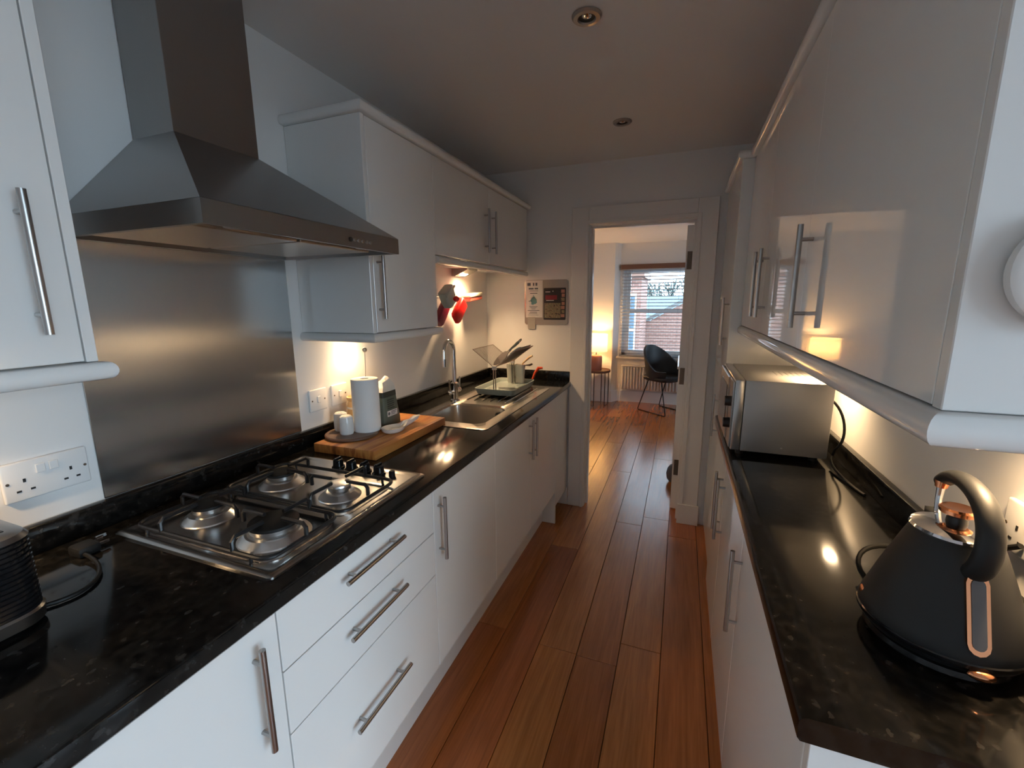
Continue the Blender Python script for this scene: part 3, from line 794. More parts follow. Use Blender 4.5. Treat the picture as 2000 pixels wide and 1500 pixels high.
# dark paddle lying in the rack
pan = thing('kitchen_turner', 'dark grey turner with hooped slate handle lying in the wire rack', 'turner', (-1.0, 2.40, 1.09))
pa = Vector((.735, 0, .678)); pw = Vector((-.45, .72, .50)); pw = (pw - pa*pw.dot(pa)).normalized(); pn_ = pa.cross(pw)
p0_ = Vector((-1.040, 2.40, 1.072))
out_ = [(.000, .012), (.012, .026), (.040, .036), (.080, .036), (.108, .026), (.122, .012), (.135, .010), (.145, .010)]
ol = [(u, w) for u, w in out_] + [(u, -w) for u, w in out_[::-1]]
obj('turner_head', B().loft([[p0_ + pa*u + pw*w + pn_*e for u, w in ol] for e in (-.002, .002)]), M_panbody, pan)
hq = p0_ + pa*.140
obj('turner_handle', B().tube([hq, hq+pa*.020+pn_*.002, hq+pa*.045, hq+pa*.075], [.007, .0065, .0085, .009], 10).tube([hq+pa*.070+pw*.004, hq+pa*.088+pw*.008, hq+pa*.100+pw*.003, hq+pa*.100-pw*.003, hq+pa*.088-pw*.008, hq+pa*.070-pw*.004], .0035, 8), M_panhandle, pan)
wv = Vector((.123, 0, .093)).normalized(); wn_ = Vector((-.093, 0, .123)).normalized()
wp = Vector((px+.012, 0, pz+.012)) + wn_*.004
tv = [wp + wv*u for u in (0, .150)]
b = B().loft([[(p[0]*wv.x + wp.x + wn_.x*e, p[1], wp.z + p[0]*wv.z + wn_.z*e) for p in rrect(.012, .158, 2.275, 2.520, .03, 4)] for e in (0, .003)])
tag(obj('baking_tray', b, mat('grey_tray_metal', (.42, .41, .40), .4, .6)), 'thin grey tray lying on the right wing of the wire rack', 'tray')
b = B().loft([[(p[0]*wv.x + wp.x + wn_.x*e, p[1], wp.z + p[0]*wv.z + wn_.z*e) for p in rrect(.06, .125, 2.36, 2.44, .02, 4)] for e in (.004, .020)])
tag(obj('plastic_lid', b, M_bluegrey), 'small blue grey lid resting on the thin grey tray', 'lid')
# utensil caddy
cad = thing('cutlery_caddy', 'whitish two part cutlery caddy standing in the dish rack tray', 'caddy', (-.965, 2.578, z0+.012))
for a, c in ((-1.022, -.970), (-.966, -.906)):
    q = [rrect(a+.005, c-.005, 2.556, 2.592, .010, 3), rrect(a, c, 2.550, 2.598, .012, 3), rrect(a+.003, c-.003, 2.553, 2.595, .010, 3), rrect(a+.007, c-.007, 2.559, 2.589, .008, 3)]
    zz = z0+.0125
    obj('caddy_cup', B().loft([Lz(q[0], zz), Lz(q[1], 1.062), Lz(q[2], 1.062), Lz(q[3], zz+.004)]), M_cup, cad)
obj('caddy_clip', B().box(-.972, -.964, 2.545, 2.552, zz, 1.072, .001, 1), M_nickel, cad)
tag(obj('wooden_spoon', B().tube([(-.95, 2.575, .975), (-.915, 2.572, 1.07), (-.872, 2.568, 1.108), (-.850, 2.566, 1.119)], [.004, .005, .008, .006], 8), M_beech), 'beech wooden spoon handle poking out of the cutlery caddy', 'spoon')
tag(obj('brown_utensil', B().tube([(-.93, 2.585, .975), (-.905, 2.582, 1.055), (-.872, 2.578, 1.058), (-.855, 2.577, 1.066)], [.004, .004, .007, .006], 8), M_darkwood), 'dark brown utensil handle below the wooden spoon in the caddy', 'utensil')
tag(obj('red_peeler', B().tube([(-.890, 2.655, ZS+.012), (-.862, 2.66, 1.0), (-.842, 2.665, 1.028), (-.815, 2.67, 1.030)], [.006, .008, .011, .007], 10), M_orange), 'orange red utensil leaning behind the cutlery caddy', 'utensil')

# ------------------------------------------------------------------ chopping board and things on it
ZCB = WT+.035
board = tag(obj('chopping_board', B().box(-1.236, -.960, 1.174, 1.660, WT+.0005, ZCB, .004, 2), M_board), 'striped wooden chopping board between the hob and the sink', 'chopping board')
hold = thing('paper_towel_holder', 'round dark wooden towel holder base with wire arm and ball', 'holder', (-1.17, 1.305, ZCB))
obj('base', B().lathe([(0, 0), (.094, 0), (.1, .003), (.1, .009), (.096, .012), (0, .012)], (-1.17, 1.305, ZCB+.0003), 40), M_darkwood, hold)
rc = (-1.132, 1.350)
obj('rod', B().cyl((rc[0], rc[1], ZCB+.012), (rc[0], rc[1], 1.13), .006, n=12), M_nickel, hold)
obj('spring_arm', B().tube(bez((-1.185, 1.385, ZCB+.012), (-1.19, 1.41, 1.05), (-1.165, 1.40, 1.12), (-1.143, 1.377, 1.262), 12), .0014, 6), M_nickel, hold)
obj('arm_ball', B().sphere((-1.143, 1.377, 1.270), .0095), M_nickel, hold)
zr = ZCB+.0125
tag(obj('paper_towel_roll', B().lathe([(.016, 0), (.050, 0), (.0515, .002), (.0515, .203), (.050, .205), (.016, .205), (.016, 0)], (rc[0], rc[1], zr), 48), M_paper), 'white paper towel roll standing upright on the chopping board', 'paper roll')
for (x, y, h, lab) in ((-1.228, 1.312, .071, 'white ceramic shaker nearest the wall, behind its twin'), (-1.172, 1.279, .071, 'white ceramic shaker in front, touching the paper roll')):
    t = thing('ceramic_shaker', lab, 'shaker', (x, y, zr), 'salt and pepper shakers')
    obj('shaker_body', B().lathe([(0, 0), (.0235, 0), (.0262, .006), (.0268, .03), (.0252, h-.012), (.023, h-.004), (.018, h), (0, h)], (x, y, zr), 28), M_ceramic, t)
    for a in range(3):
        obj('shaker_hole', B().cyl((x+.006*math.cos(a*2.1), y+.006*math.sin(a*2.1), zr+h-.0005), (x+.006*math.cos(a*2.1), y+.006*math.sin(a*2.1), zr+h+.0004), .0014, n=8), M_black, t)
jx, jy = -1.2475, 1.432
jar = thing('storage_jar', 'cream pottery jar with a banded rim behind the paper roll', 'jar', (jx, jy, ZCB))
obj('jar_body', B().lathe([(0, 0), (.034, 0), (.040, .012), (.0415, .06), (.038, .095), (.034, .105), (.039, .112), (.040, .122), (.036, .124), (.032, .112), (.034, .02), (0, .012)], (jx, jy, ZCB), 36), M_jar, jar)
obj('jar_band', B().lathe([(.0405, .074), (.0415, .078), (.0405, .083), (.040, .0785), (.0405, .074)], (jx, jy, ZCB), 36), M_ceramic, jar)
ut = thing('hooked_utensil', 'dark hooked utensil rising from the jar behind the paper roll', 'utensil', (jx, jy, ZCB+.02))
obj('shaft', B().tube([(jx-.012, jy, ZCB+.02), (jx+.006, jy+.004, 1.085), (jx+.010, jy+.004, 1.125), (jx+.018, jy-.022, 1.139)], .0035, 8), M_nickel, ut)
obj('grip', B().tube([(jx+.012, jy-.028, 1.139), (jx+.035, jy-.018, 1.1445), (jx+.062, jy-.006, 1.1465), (jx+.082, jy+.002, 1.145), (jx+.088, jy+.005, 1.138)], [.005, .008, .009, .010, .007], 10), M_black, ut)
# green paper bag with rolled white top
bag = thing('paper_bag', 'green and white paper bag with folded top right of the paper roll', 'bag', (-1.15, 1.475, ZCB))
def bl(x0, x1, y0, y1, z): return [(p[0], p[1], z) for p in rrect(x0, x1, y0, y1, .006, 2)]
b = B().loft([bl(-1.188, -1.106, 1.424, 1.534, ZCB+.0005), bl(-1.192, -1.103, 1.420, 1.530, ZCB+.03), bl(-1.188, -1.106, 1.424, 1.520, ZCB+.08), bl(-1.186, -1.108, 1.424, 1.514, ZCB+.124)])
obj('bag_body', b, M_bag, bag, sharp=50)
b = B().loft([bl(-1.187, -1.107, 1.4235, 1.5145, ZCB+.124), bl(-1.186, -1.108, 1.424, 1.513, ZCB+.147)])
obj('bag_band', b, M_bagdark, bag, sharp=50)
def bt(L): return [(x, y, ZCB+zz_) for x, y, zz_ in L]
b = B().loft([bt([(-1.186, 1.424, .147), (-1.147, 1.420, .147), (-1.108, 1.424, .147), (-1.106, 1.468, .147), (-1.108, 1.513, .147), (-1.147, 1.516, .147), (-1.186, 1.513, .147), (-1.188, 1.468, .147)]),
              bt([(-1.176, 1.436, .168), (-1.147, 1.428, .160), (-1.114, 1.436, .166), (-1.118, 1.472, .158), (-1.112, 1.510, .166), (-1.147, 1.514, .172), (-1.178, 1.508, .166), (-1.170, 1.468, .160)]),
              bt([(-1.158, 1.452, .180), (-1.147, 1.446, .182), (-1.132, 1.456, .180), (-1.132, 1.478, .186), (-1.130, 1.503, .194), (-1.145, 1.508, .200), (-1.160, 1.502, .192), (-1.158, 1.476, .184)]),
              bt([(-1.149, 1.470, .190), (-1.146, 1.468, .191), (-1.142, 1.471, .190), (-1.141, 1.482, .196), (-1.141, 1.494, .203), (-1.145, 1.496, .205), (-1.149, 1.494, .203), (-1.149, 1.482, .196)])])
obj('bag_top', b, M_bagtop, bag, sharp=8)
lab_ = obj('bag_label', B().box(-1.1045, -1.1030, 1.442, 1.508, ZCB+.042, ZCB+.066), M_leaflet, bag)
obj('label_mark', B().cyl((-1.1032, 1.452, ZCB+.054), (-1.1026, 1.452, ZCB+.054), .007, n=12), M_ink, lab_)
for i in range(3):
    obj('label_print', B().box(-1.1032, -1.1027, 1.466, 1.503-.006*i, ZCB+.060-.006*i, ZCB+.0625-.006*i), M_ink, lab_)
for i in range(5):
    obj('bag_print', B().box(-1.1062, -1.1045, 1.448, 1.492-.004*(i % 2), ZCB+.074+.009*i, ZCB+.0775+.009*i), M_bagdark, bag)
# spoon rest
sr = []
cxs, cys, ang = -1.040, 1.392, math.atan2(.145, .034)
def sp_loop(scale, z, inner=0):
    L = []
    prof = [(-.052, .004), (-.046, .022), (-.028, .035), (-.004, .040), (.022, .034), (.046, .020), (.066, .0105), (.095, .0085), (.122, .0105), (.136, .008), (.142, .002)]
    up_ = [(u, w) for u, w in prof]; dn_ = [(u, -w) for u, w in prof[::-1]]
    for u, w in up_ + dn_:
        u2, w2 = u*scale, w*scale
        zz_ = z + (.018 if u > .1 else .010 if u > .06 else 0)*(1 if z > ZCB+.004 else .75)
        L.append((cxs + u2*math.cos(ang) - w2*math.sin(ang), cys + u2*math.sin(ang) + w2*math.cos(ang), zz_))
    return L
b = B().loft([sp_loop(.62, ZCB+.0005), sp_loop(.9, ZCB+.008), sp_loop(1.0, ZCB+.022), sp_loop(.93, ZCB+.022), sp_loop(.6, ZCB+.006)])
tag(obj('spoon_rest', b, M_ceramic, sharp=60), 'white ceramic spoon rest at the front of the chopping board', 'spoon rest')

# ------------------------------------------------------------------ wall switches and sockets
def plate_yz(xw, out, y0, y1, z0, z1, th=.009):
    a, c = sorted((xw, xw+out*th))
    return B().box(a, c, y0, y1, z0, z1, .0035, 3)
def spur(y0, label):
    t = thing('wall_switch', label, 'switch', (XL, y0+.0435, 1.037), 'single switches by the paper roll')
    obj('plate', plate_yz(XL+.0005, 1, y0, y0+.087, 1.036, 1.122), M_white_pl, t)
    obj('rocker', B().box(XL+.009, XL+.0135, y0+.036, y0+.052, 1.068, 1.094, .0015, 1), M_white_pl, t)
    for s in (.012, .075):
        obj('screw', B().cyl((XL+.009, y0+s, 1.079), (XL+.0102, y0+s, 1.079), .0032, n=10), M_hinge, t)
spur(1.241, 'white single wall switch nearer the steel splashback')
spur(1.357, 'white single wall switch nearer the paper roll')
def socket_pins(t, face, out, yc, zc):
    f0, f1 = sorted((face, face+out*.0008))
    for (dy, dz, w, h) in ((0, .011, .0045, .008), (-.011, -.011, .0075, .0042), (.011, -.011, .0075, .0042)):
        obj('pin_hole', B().box(f0, f1, yc+dy-w/2, yc+dy+w/2, zc+dz-h/2, zc+dz+h/2), M_pinhole, t)
def double_socket(xw, out, y0, label):
    t = thing('wall_socket', label, 'socket', (xw, y0+.073, 1.04))
    obj('plate', plate_yz(xw+out*.0005, out, y0, y0+.146, 1.035, 1.121, .010), M_white_pl, t)
    face = xw+out*.0105
    for yc in (y0+.034, y0+.112):
        socket_pins(t, face, out, yc, 1.068)
    for yc in (y0+.062, y0+.084):
        a, c = sorted((face, face+out*.004))
        obj('rocker', B().box(a, c, yc-.008, yc+.008, 1.088, 1.108, .0012, 1), M_white_pl, t)
    for yc in (y0+.008, y0+.138):
        a, c = sorted((face, face+out*.0008))
        obj('screw', B().cyl((face, yc, 1.078), (face+out*.001, yc, 1.078), .003, n=10), M_hinge, t)
double_socket(XL, 1, .4175, 'white double wall socket above the toaster')
double_socket(XR, -1, .800, 'white double wall socket behind the kettle')

# ------------------------------------------------------------------ toaster with its cable and plug
t = thing('toaster', 'black ribbed toaster with steel top at the left edge', 'toaster', (-1.075, .2, WT))
ty0, ty1, tx0, tx1 = .045, .346, -1.165, -.990
q = rrect(tx0, tx1, ty0, ty1, .042, 6)
loops = [[(p[0], p[1], WT+.010) for p in rrect(tx0+.004, tx1-.004, ty0+.004, ty1-.004, .04, 6)]]
nrib = 15
for i in range(nrib):
    za = WT+.034 + i*.0085
    for dz, ins in ((0, .0), (.004, .0), (.0055, .0022), (.0075, .0022)):
        loops.append([(p[0], p[1], za+dz) for p in rrect(tx0+ins, tx1-ins, ty0+ins, ty1-ins, .042, 6)])
obj('toaster_body', B().loft(loops), M_blackgloss, t, sharp=25)
obj('base_strip', B().loft([[(p[0], p[1], WT+.010) for p in rrect(tx0-.001, tx1+.001, ty0-.001, ty1+.001, .043, 6)], [(p[0], p[1], WT+.030) for p in rrect(tx0-.003, tx1+.003, ty0-.003, ty1+.003, .044, 6)], [(p[0], p[1], WT+.034) for p in rrect(tx0, tx1, ty0, ty1, .042, 6)]]), M_steel, t)
zt_ = WT+.161
obj('top_plate', B().loft([[(p[0], p[1], zt_) for p in rrect(tx0-.001, tx1+.001, ty0-.001, ty1+.001, .043, 6)], [(p[0], p[1], zt_+.008) for p in rrect(tx0+.004, tx1-.004, ty0+.004, ty1-.004, .04, 6)], [(p[0], p[1], zt_+.013) for p in rrect(tx0+.016, tx1-.016, ty0+.016, ty1-.016, .03, 6)]]), M_steel, t)
for x in (-1.115, -1.037):
    obj('bread_slot', B().box(x-.016, x+.016, .10, .318, zt_+.0125, zt_+.0142, .0005, 1), M_black, t)
for x in (tx0+.03, tx1-.03):
    for y in (ty0+.04, ty1-.04):
        obj('foot', B().cyl((x, y, WT), (x, y, WT+.011), .011, n=12), M_black, t)
cab = thing('mains_plug', 'black plug with metal pins and its cable beside the toaster', 'plug', (-1.2, .5, WT))
pts = bez((-1.045, .352, WT+.006), (-1.00, .42, WT+.006), (-1.08, .47, WT+.006), (-1.17, .47, WT+.012), 14)
obj('cable', B().tube([(-1.07, .347, WT+.006)] + pts, .0042, 8), M_cable, cab)
obj('plug_body', B().box(-1.222, -1.175, .462, .505, WT+.0005, WT+.024, .008, 2), M_cap, cab)
for (x, y, s) in ((-1.215, .512, .0), (-1.190, .512, .0), (-1.203, .514, .010)):
    obj('plug_pin', B().box(x-.003, x+.003, y-.008, y+.012, WT+.010+s, WT+.0165+s, .0008, 1), M_chrome, cab)

# ------------------------------------------------------------------ microwave
mw = thing('microwave', 'silver microwave oven on the narrow worktop under the cabinets', 'microwave', (.33, 1.88, WT))
mx0, mx1, my0, my1, mz0, mz1 = .182, .478, 1.660, 2.100, WT+.018, 1.180
obj('casing', B().box(mx0+.038, mx1, my0, my1, mz0, mz1, .003, 2), M_mw, mw)
fr_ = obj('front_frame', B().box(mx0+.006, mx0+.037, my0, my1, mz0, mz1, .004, 2), M_mwfront, mw)
dr = obj('door', B().box(mx0-.004, mx0+.006, my0+.115, my1-.006, mz0+.008, mz1-.008, .003, 1), M_mwfront, mw)
obj('door_window', B().box(mx0-.0055, mx0-.0038, my0+.15, my1-.05, mz0+.05, mz1-.045), M_mwglass, dr)
obj('control_panel', B().box(mx0, mx0+.006, my0+.006, my0+.110, mz0+.008, mz1-.008, .001, 1), M_mwfront, mw)
for z in (mz0+.165, mz0+.085):
    obj('control_knob', B().cyl((mx0, my0+.058, z), (mx0-.018, my0+.058, z), .019, .017, n=24), M_black, mw)
for x in (mx0+.04, mx1-.03):
    for y in (my0+.035, my1-.035):
        obj('foot', B().cyl((x, y, WT), (x, y, mz0+.002), .013, n=14), M_black, mw)
b = B()
for i in range(6):
    for j in range(5):
        b.cyl((mx1-.05-.018*i, my0+.16+.018*j, mz1-.0002), (mx1-.05-.018*i, my0+.16+.018*j, mz1+.0004), .0028, n=6)
vo_ = obj('vent_holes', b, M_pinhole, mw); vo_['kind'] = 'stuff'
obj('badge_screw', B().sphere((.345, my0-.0005, mz0+.022), .0035, (1, .5, 1), 10), M_nickel, mw)
obj('power_cord', B().tube(bez((.470, my0+.04, 1.13), (.525, my0+.02, 1.10), (.525, my0-.02, 1.00), (.500, my0+.005, WT+.055), 14) + bez((.495, my0+.01, WT+.03), (.47, my0-.02, WT+.006), (.49, my0-.2, WT+.005), (.505, my0-.25, WT+.005), 10), .0042, 8), M_cable, mw)

# ------------------------------------------------------------------ kettle
kx, ky = .413, .822
ket = thing('electric_kettle', 'matt black pyramid kettle with copper trim on the right worktop', 'kettle', (kx, ky, WT))
obj('power_base', B().lathe([(0, 0), (.088, 0), (.092, .004), (.090, .012), (.084, .016), (0, .016)], (kx, ky, WT+.0003), 48), M_blackgloss, ket)
kz = WT+.017
obj('kettle_body', B().lathe([(0, .0), (.090, .0), (.097, .004), (.1015, .016), (.102, .024), (.0990, .036), (.094, .050), (.083, .084), (.071, .118), (.060, .148), (.053, .166), (.050, .170), (0, .170)], (kx, ky, kz), 56), M_kettle, ket, sharp=50)
obj('base_ring', B().lathe([(.1005, .012), (.1035, .014), (.1040, .020), (.1025, .022), (.1005, .012)], (kx, ky, kz), 56), M_blackgloss, ket)
lid = obj('lid', B().lathe([(0, .170), (.052, .170), (.054, .173), (.052, .177), (.044, .181), (.026, .185), (0, .186)], (kx, ky, kz), 48), M_chrome, ket)
obj('lid_stem', B().lathe([(0, .184), (.013, .184), (.012, .198), (0, .198)], (kx, ky, kz), 24), M_black, lid)
obj('lid_knob', B().lathe([(0, .197), (.016, .197), (.022, .201), (.023, .207), (.020, .210), (.010, .2085), (0, .208)], (kx, ky, kz), 32), M_copper, lid)
# spout lip on the far side
obj('spout', B().loft([[(kx-.020, ky+.040, kz+.150), (kx+.020, ky+.040, kz+.150), (kx+.020, ky+.046, kz+.176), (kx-.020, ky+.046, kz+.176)], [(kx-.006, ky+.074, kz+.160), (kx+.006, ky+.074, kz+.160), (kx+.007, ky+.076, kz+.177), (kx-.007, ky+.076, kz+.177)]]), M_kettle, ket)
# arching handle from the near side over the lid
hp = [(kx, ky-.048, kz+.128), (kx, ky-.070, kz+.150), (kx, ky-.079, kz+.185), (kx, ky-.070, kz+.218), (kx, ky-.044, kz+.243), (kx, ky-.006, kz+.253), (kx, ky+.028, kz+.248), (kx, ky+.050, kz+.234), (kx, ky+.056, kz+.226)]
def smooth(P, k=4):
    """Catmull-Rom resampling"""
    out = []
    n_ = len(P)
    for i in range(n_-1):
        a_, b_, c_, d_ = P[max(i-1, 0)], P[i], P[i+1], P[min(i+2, n_-1)]
        for j in range(k):
            t_ = j/k
            out.append(.5*((2*b_) + (c_-a_)*t_ + (2*a_-5*b_+4*c_-d_)*t_*t_ + (3*b_-a_-3*c_+d_)*t_**3))
    out.append(P[-1])
    return out
def handle_loft():
    P = smooth([Vector(p) for p in hp], 5)
    W = smooth([.0165, .0165, .016, .0155, .015, .0145, .014, .013, .009], 5)
    T = smooth([.013, .0135, .013, .012, .0115, .011, .011, .0095, .005], 5)
    loops = []
    for i, p in enumerate(P):
        d = (P[min(i+1, len(P)-1)] - P[max(i-1, 0)]).normalized()
        nrm = Vector((1, 0, 0)).cross(d)
        loops.append([p + Vector((1, 0, 0))*W[i]*math.cos(2*PI*k/24) + nrm*T[i]*math.sin(2*PI*k/24) for k in range(24)])
    return B().loft(loops)
obj('handle', handle_loft(), M_kettle, ket, sharp=60)
obj('handle_stay', B().tube([(kx-.004, ky+.046, kz+.230), (kx-.004, ky+.047, kz+.203), (kx-.003, ky+.046, kz+.176)], [.0055, .0045, .0045], 10), M_chrome, ket)
obj('stay_collar', B().cyl((kx-.004, ky+.045, kz+.236), (kx-.004, ky+.046, kz+.224), .010, .008, n=16), M_copper, ket)
# water window frame on the sloping near side
def on_body(z, lift, dx):
    prof = [(.0990, .036), (.094, .050), (.083, .084), (.071, .118), (.060, .148)]
    for (r0, z0_), (r1, z1_) in zip(prof, prof[1:]):
        if z0_ <= z <= z1_:
            r = r0 + (r1-r0)*(z-z0_)/(z1_-z0_)
    r += lift
    a = math.asin(dx/r)
    return (kx + r*math.sin(a), ky - r*math.cos(a), kz + z)
def strip(name, z0_, z1_, hw, l0, l1, m_, par):
    L0, L1 = [], []
    out = []
    for i in range(7):
        a = PI*i/6; out.append((hw*math.cos(a), z1_-hw + hw*math.sin(a)))
    for i in range(7):
        a = PI + PI*i/6; out.append((hw*math.cos(a), z0_+hw + hw*math.sin(a)))
    return obj(name, B().loft([[on_body(v, l0, u) for u, v in out], [on_body(v, l1, u) for u, v in out]]), m_, par)
wf = strip('water_gauge_frame', .036, .140, .0130, -.004, .005, M_copper, ket)
strip('water_gauge', .043, .134, .0080, .002, .0058, M_water, wf)
obj('power_switch', B().sphere((kx+.004, ky-.106, kz+.010), .014, (1.15, .62, .5), 20), M_copper, ket)
obj('badge', B().sphere((kx-.0965, ky+.018, kz+.036), .008, (.35, 1, 1), 14), M_copper, ket)
obj('power_cord', B().tube(bez((kx-.02, ky+.088, WT+.006), (kx-.09, ky+.135, WT+.010), (kx-.06, ky+.20, WT+.06), (kx+.02, ky+.19, WT+.055), 12) + bez((kx+.05, ky+.185, WT+.05), (kx+.08, ky+.18, WT+.05), (kx+.10, ky+.16, WT+.08), (RW-.016, ky+.065, 1.06), 8), .0045, 8), M_cable, ket)

# ornament hanging on the near end panel
orn = thing('hanging_ornament', 'round white ornament hanging on the end of the right wall cabinet', 'ornament', (.331, .553, 1.42))
obj('ornament_disc', B().cyl((.333, .562, 1.474), (.333, .548, 1.474), .052, .054, n=48).cyl((.333, .548, 1.474), (.333, .545, 1.474), .054, .049, n=48), M_ceramic, orn)
obj('hanging_cord', B().tube([(.333, .553, 1.527), (.334, .5635, 1.60), (.334, .5635, 1.68)], .0012, 6), M_greyfab, orn)
obj('hook', B().sphere((.334, .5635, 1.684), .005), M_nickel, orn)

# ------------------------------------------------------------------ things on the wall above the sink
rail = thing('utensil_rail', 'thin steel hook rail on the wall above the drainer', 'rail', (-1.28, 2.40, 1.47))
obj('rail_bar', B().cyl((-1.278, 2.12, 1.478), (-1.278, 2.70, 1.478), .004, n=10), M_nickel, rail)
for y in (2.13, 2.69):
    obj('rail_bracket', B().cyl((XL+.0005, y, 1.478), (-1.278, y, 1.478), .005, n=10), M_nickel, rail)
def scoop(name, lab, c, ang, w, h, m_):
    """flat cup hanging at an angle: c is its hook end"""
    L = []
    z0_, y0_ = 0, 0
    loops = []
    for (s, wd, th) in ((0, .86, .8), (.06, .95, 1.0), (.5, 1.0, 1.0), (.88, .97, .95), (1.0, .80, .60)):
        pts = rrect(-w*wd, w*wd, -.020*th, .020*th, .010*th, 3)
        loops.append([(c[0]+p[1], c[1]+p[0], c[2]-s*h) for p in pts])
    b = B().loft(loops).rot(c, 'X', ang)
    t = thing(name, lab, 'scoop', c)
    obj('scoop_cup', b, m_, t, sharp=45)
    obj('scoop_loop', B().tube([(c[0], c[1]-.006, c[2]-.004), (c[0], c[1]-.006, c[2]+.018), (c[0]-.012, c[1], c[2]+.026), (c[0], c[1]+.006, c[2]+.018), (c[0], c[1]+.006, c[2]-.004)], .003, 6).rot(c, 'X', ang), m_, t)
    return t
scoop('measuring_scoop', 'bright red measuring scoop hanging above the drainer', (-1.246, 2.420, 1.452), math.radians(-46), .040, .150, M_red)
scoop('measuring_scoop', 'purple measuring scoop hanging left of the red one', (-1.281, 2.268, 1.436), math.radians(-42), .034, .140, M_purple)
tag(obj('dish_cloth', B().loft([[(p[0]-1.3055, p[1]+2.150, z) for p in rrect(-.006, .006, -w_, w_, .005, 2)] for z, w_ in ((1.325, .042), (1.38, .048), (1.42, .044), (1.445, .020))]), M_cream), 'cream cloth hanging behind the purple scoop', 'cloth')
jg = thing('hanging_jug', 'blue grey plastic jug tilted on the wall rail beside the tall cabinet', 'jug', (-1.25, 2.2, 1.45))
b = B().loft([[(p[1]-1.230, p[0]+2.205, z) for p in rrect(-w_, w_, -.026, .026, .012, 3)] for z, w_ in ((1.43, .040), (1.47, .052), (1.525, .055), (1.530, .050))]).rot((-1.25, 2.205, 1.48), 'X', math.radians(32))
obj('jug_body', b, M_bluegrey, jg)
obj('jug_rim', B().tube([(-1.202, 2.148, 1.515), (-1.202, 2.262, 1.515)], .007, 10).rot((-1.25, 2.205, 1.48), 'X', math.radians(32)), M_bluegrey, jg)
tm = thing('tomato_timer', 'small red tomato shaped timer stuck on the blue grey jug', 'timer', (-1.222, 2.245, 1.46))
obj('tomato', B().sphere((-1.186, 2.222, 1.468), .018, (1, 1, .9), 18), M_red, tm)
obj('tomato_stalk', B().cyl((-1.186, 2.223, 1.483), (-1.185, 2.225, 1.491), .003, .002, n=8), M_teal, tm)
sb_ = thing('scrubbing_brush', 'pink red brush on the wall right of the red scoop', 'brush', (-1.27, 2.585, 1.465))
obj('brush_back', B().box(-1.300, -1.232, 2.495, 2.680, 1.484, 1.506, .006, 2).rot((-1.25, 2.585, 1.49), 'X', math.radians(5)), M_cream, sb_)
obj('brush_bristles', B().box(-1.296, -1.236, 2.500, 2.676, 1.460, 1.484, .004, 1).rot((-1.25, 2.585, 1.49), 'X', math.radians(5)), M_pink, sb_)

# steel noticeboard with leaflets on the doorway wall
YN = YF
nb = tag(obj('magnetic_noticeboard', B().loft([[(p[0], y, p[1]) for p in rrect(-1.022, -.716, 1.293, 1.595, .018, 5)] for y in (YN-.0005, YN-.006)]), M_boardsteel), 'steel magnetic noticeboard on the wall left of the doorway', 'noticeboard')
lf = thing('leaflet', 'tall cream leaflet with a plant drawing on the steel noticeboard', 'leaflet', (-.95, YN-.007, 1.34))
obj('leaflet_sheet', B().box(-1.012, -.893, YN-.0078, YN-.0066, 1.342, 1.592), M_leaflet, lf)
yy = YN-.0078
def mark(name, x0, x1, z0, z1, m_, par, y=None):
    y = yy if y is None else y
    return obj(name, B().box(x0, x1, y-.0004, y-.0001, z0, z1), m_, par)
for (a, c) in ((-1.003, -.978), (-.962, -.952), (-.944, -.930)):
    mark('heading', a, c, 1.556, 1.576, M_ink, lf)
for i, (a, c, z, h) in enumerate(((-.992, -.957, 1.532, .010), (-.950, -.925, 1.532, .010), (-.988, -.924, 1.520, .003), (-.982, -.930, 1.503, .005), (-.988, -.928, 1.415, .003), (-.980, -.936, 1.407, .003), (-.972, -.944, 1.399, .003), (-1.0, -.915, 1.388, .004), (-.984, -.932, 1.376, .004), (-.990, -.930, 1.368, .003), (-.998, -.922, 1.358, .002))):
    mark('print_line', a, c, z, z+h, M_ink, lf)
obj('plant_drawing', B().loft([[(-.957 + .022*math.cos(2*PI*k/14)*(1+.25*math.sin(3*k)), y, 1.455 + .026*math.sin(2*PI*k/14)*(1+.2*math.cos(2*k))) for k in range(14)] for y in (yy-.0001, yy-.0004)]), M_teal, lf)
mark('drawing_stem', -.959, -.955, 1.47, 1.494, M_teal, lf); mark('drawing_dot', -.992, -.985, 1.45, 1.456, M_ink, lf)
bo = thing('takeaway_menu', 'dark glossy menu booklet with food pictures on the steel noticeboard', 'booklet', (-.80, YN-.009, 1.328))
obj('cover', B().loft([[(p[0], y, p[1]) for p in rrect(-.884, -.730, 1.327, 1.540, .006, 3)] for y in (YN-.0065, YN-.0105)]), M_book, bo)
yb_ = YN-.0105
mark('title_line', -.872, -.838, 1.512, 1.516, M_leaflet, bo, yb_)
mark('title_panel', -.872, -.790, 1.462, 1.492, M_bookred, bo, yb_)
mark('subtitle_line', -.866, -.812, 1.455, 1.459, M_leaflet, bo, yb_)
mark('food_photo', -.878, -.765, 1.340, 1.440, M_bookphoto, bo, yb_)
for i in range(7):
    mark('dish_photo', -.762+.004*(i % 2), -.737, 1.345+i*.027, 1.366+i*.027, (M_bookfood, M_bookphoto, M_bookfood)[i % 3], bo, yb_-.0003)
mark('cover_star', -.822, -.816, 1.515, 1.521, M_leaflet, bo, yb_)
tag(obj('hanging_tag', B().loft([[(p[0], y, p[1]) for p in rrect(-.998, -.944, 1.262, 1.345, .004, 2)] for y in (YN-.0082, YN-.0095)]), mat('tag_grey_card', (.40, .36, .32), .6)), 'grey card tag hanging below the cream leaflet', 'tag')

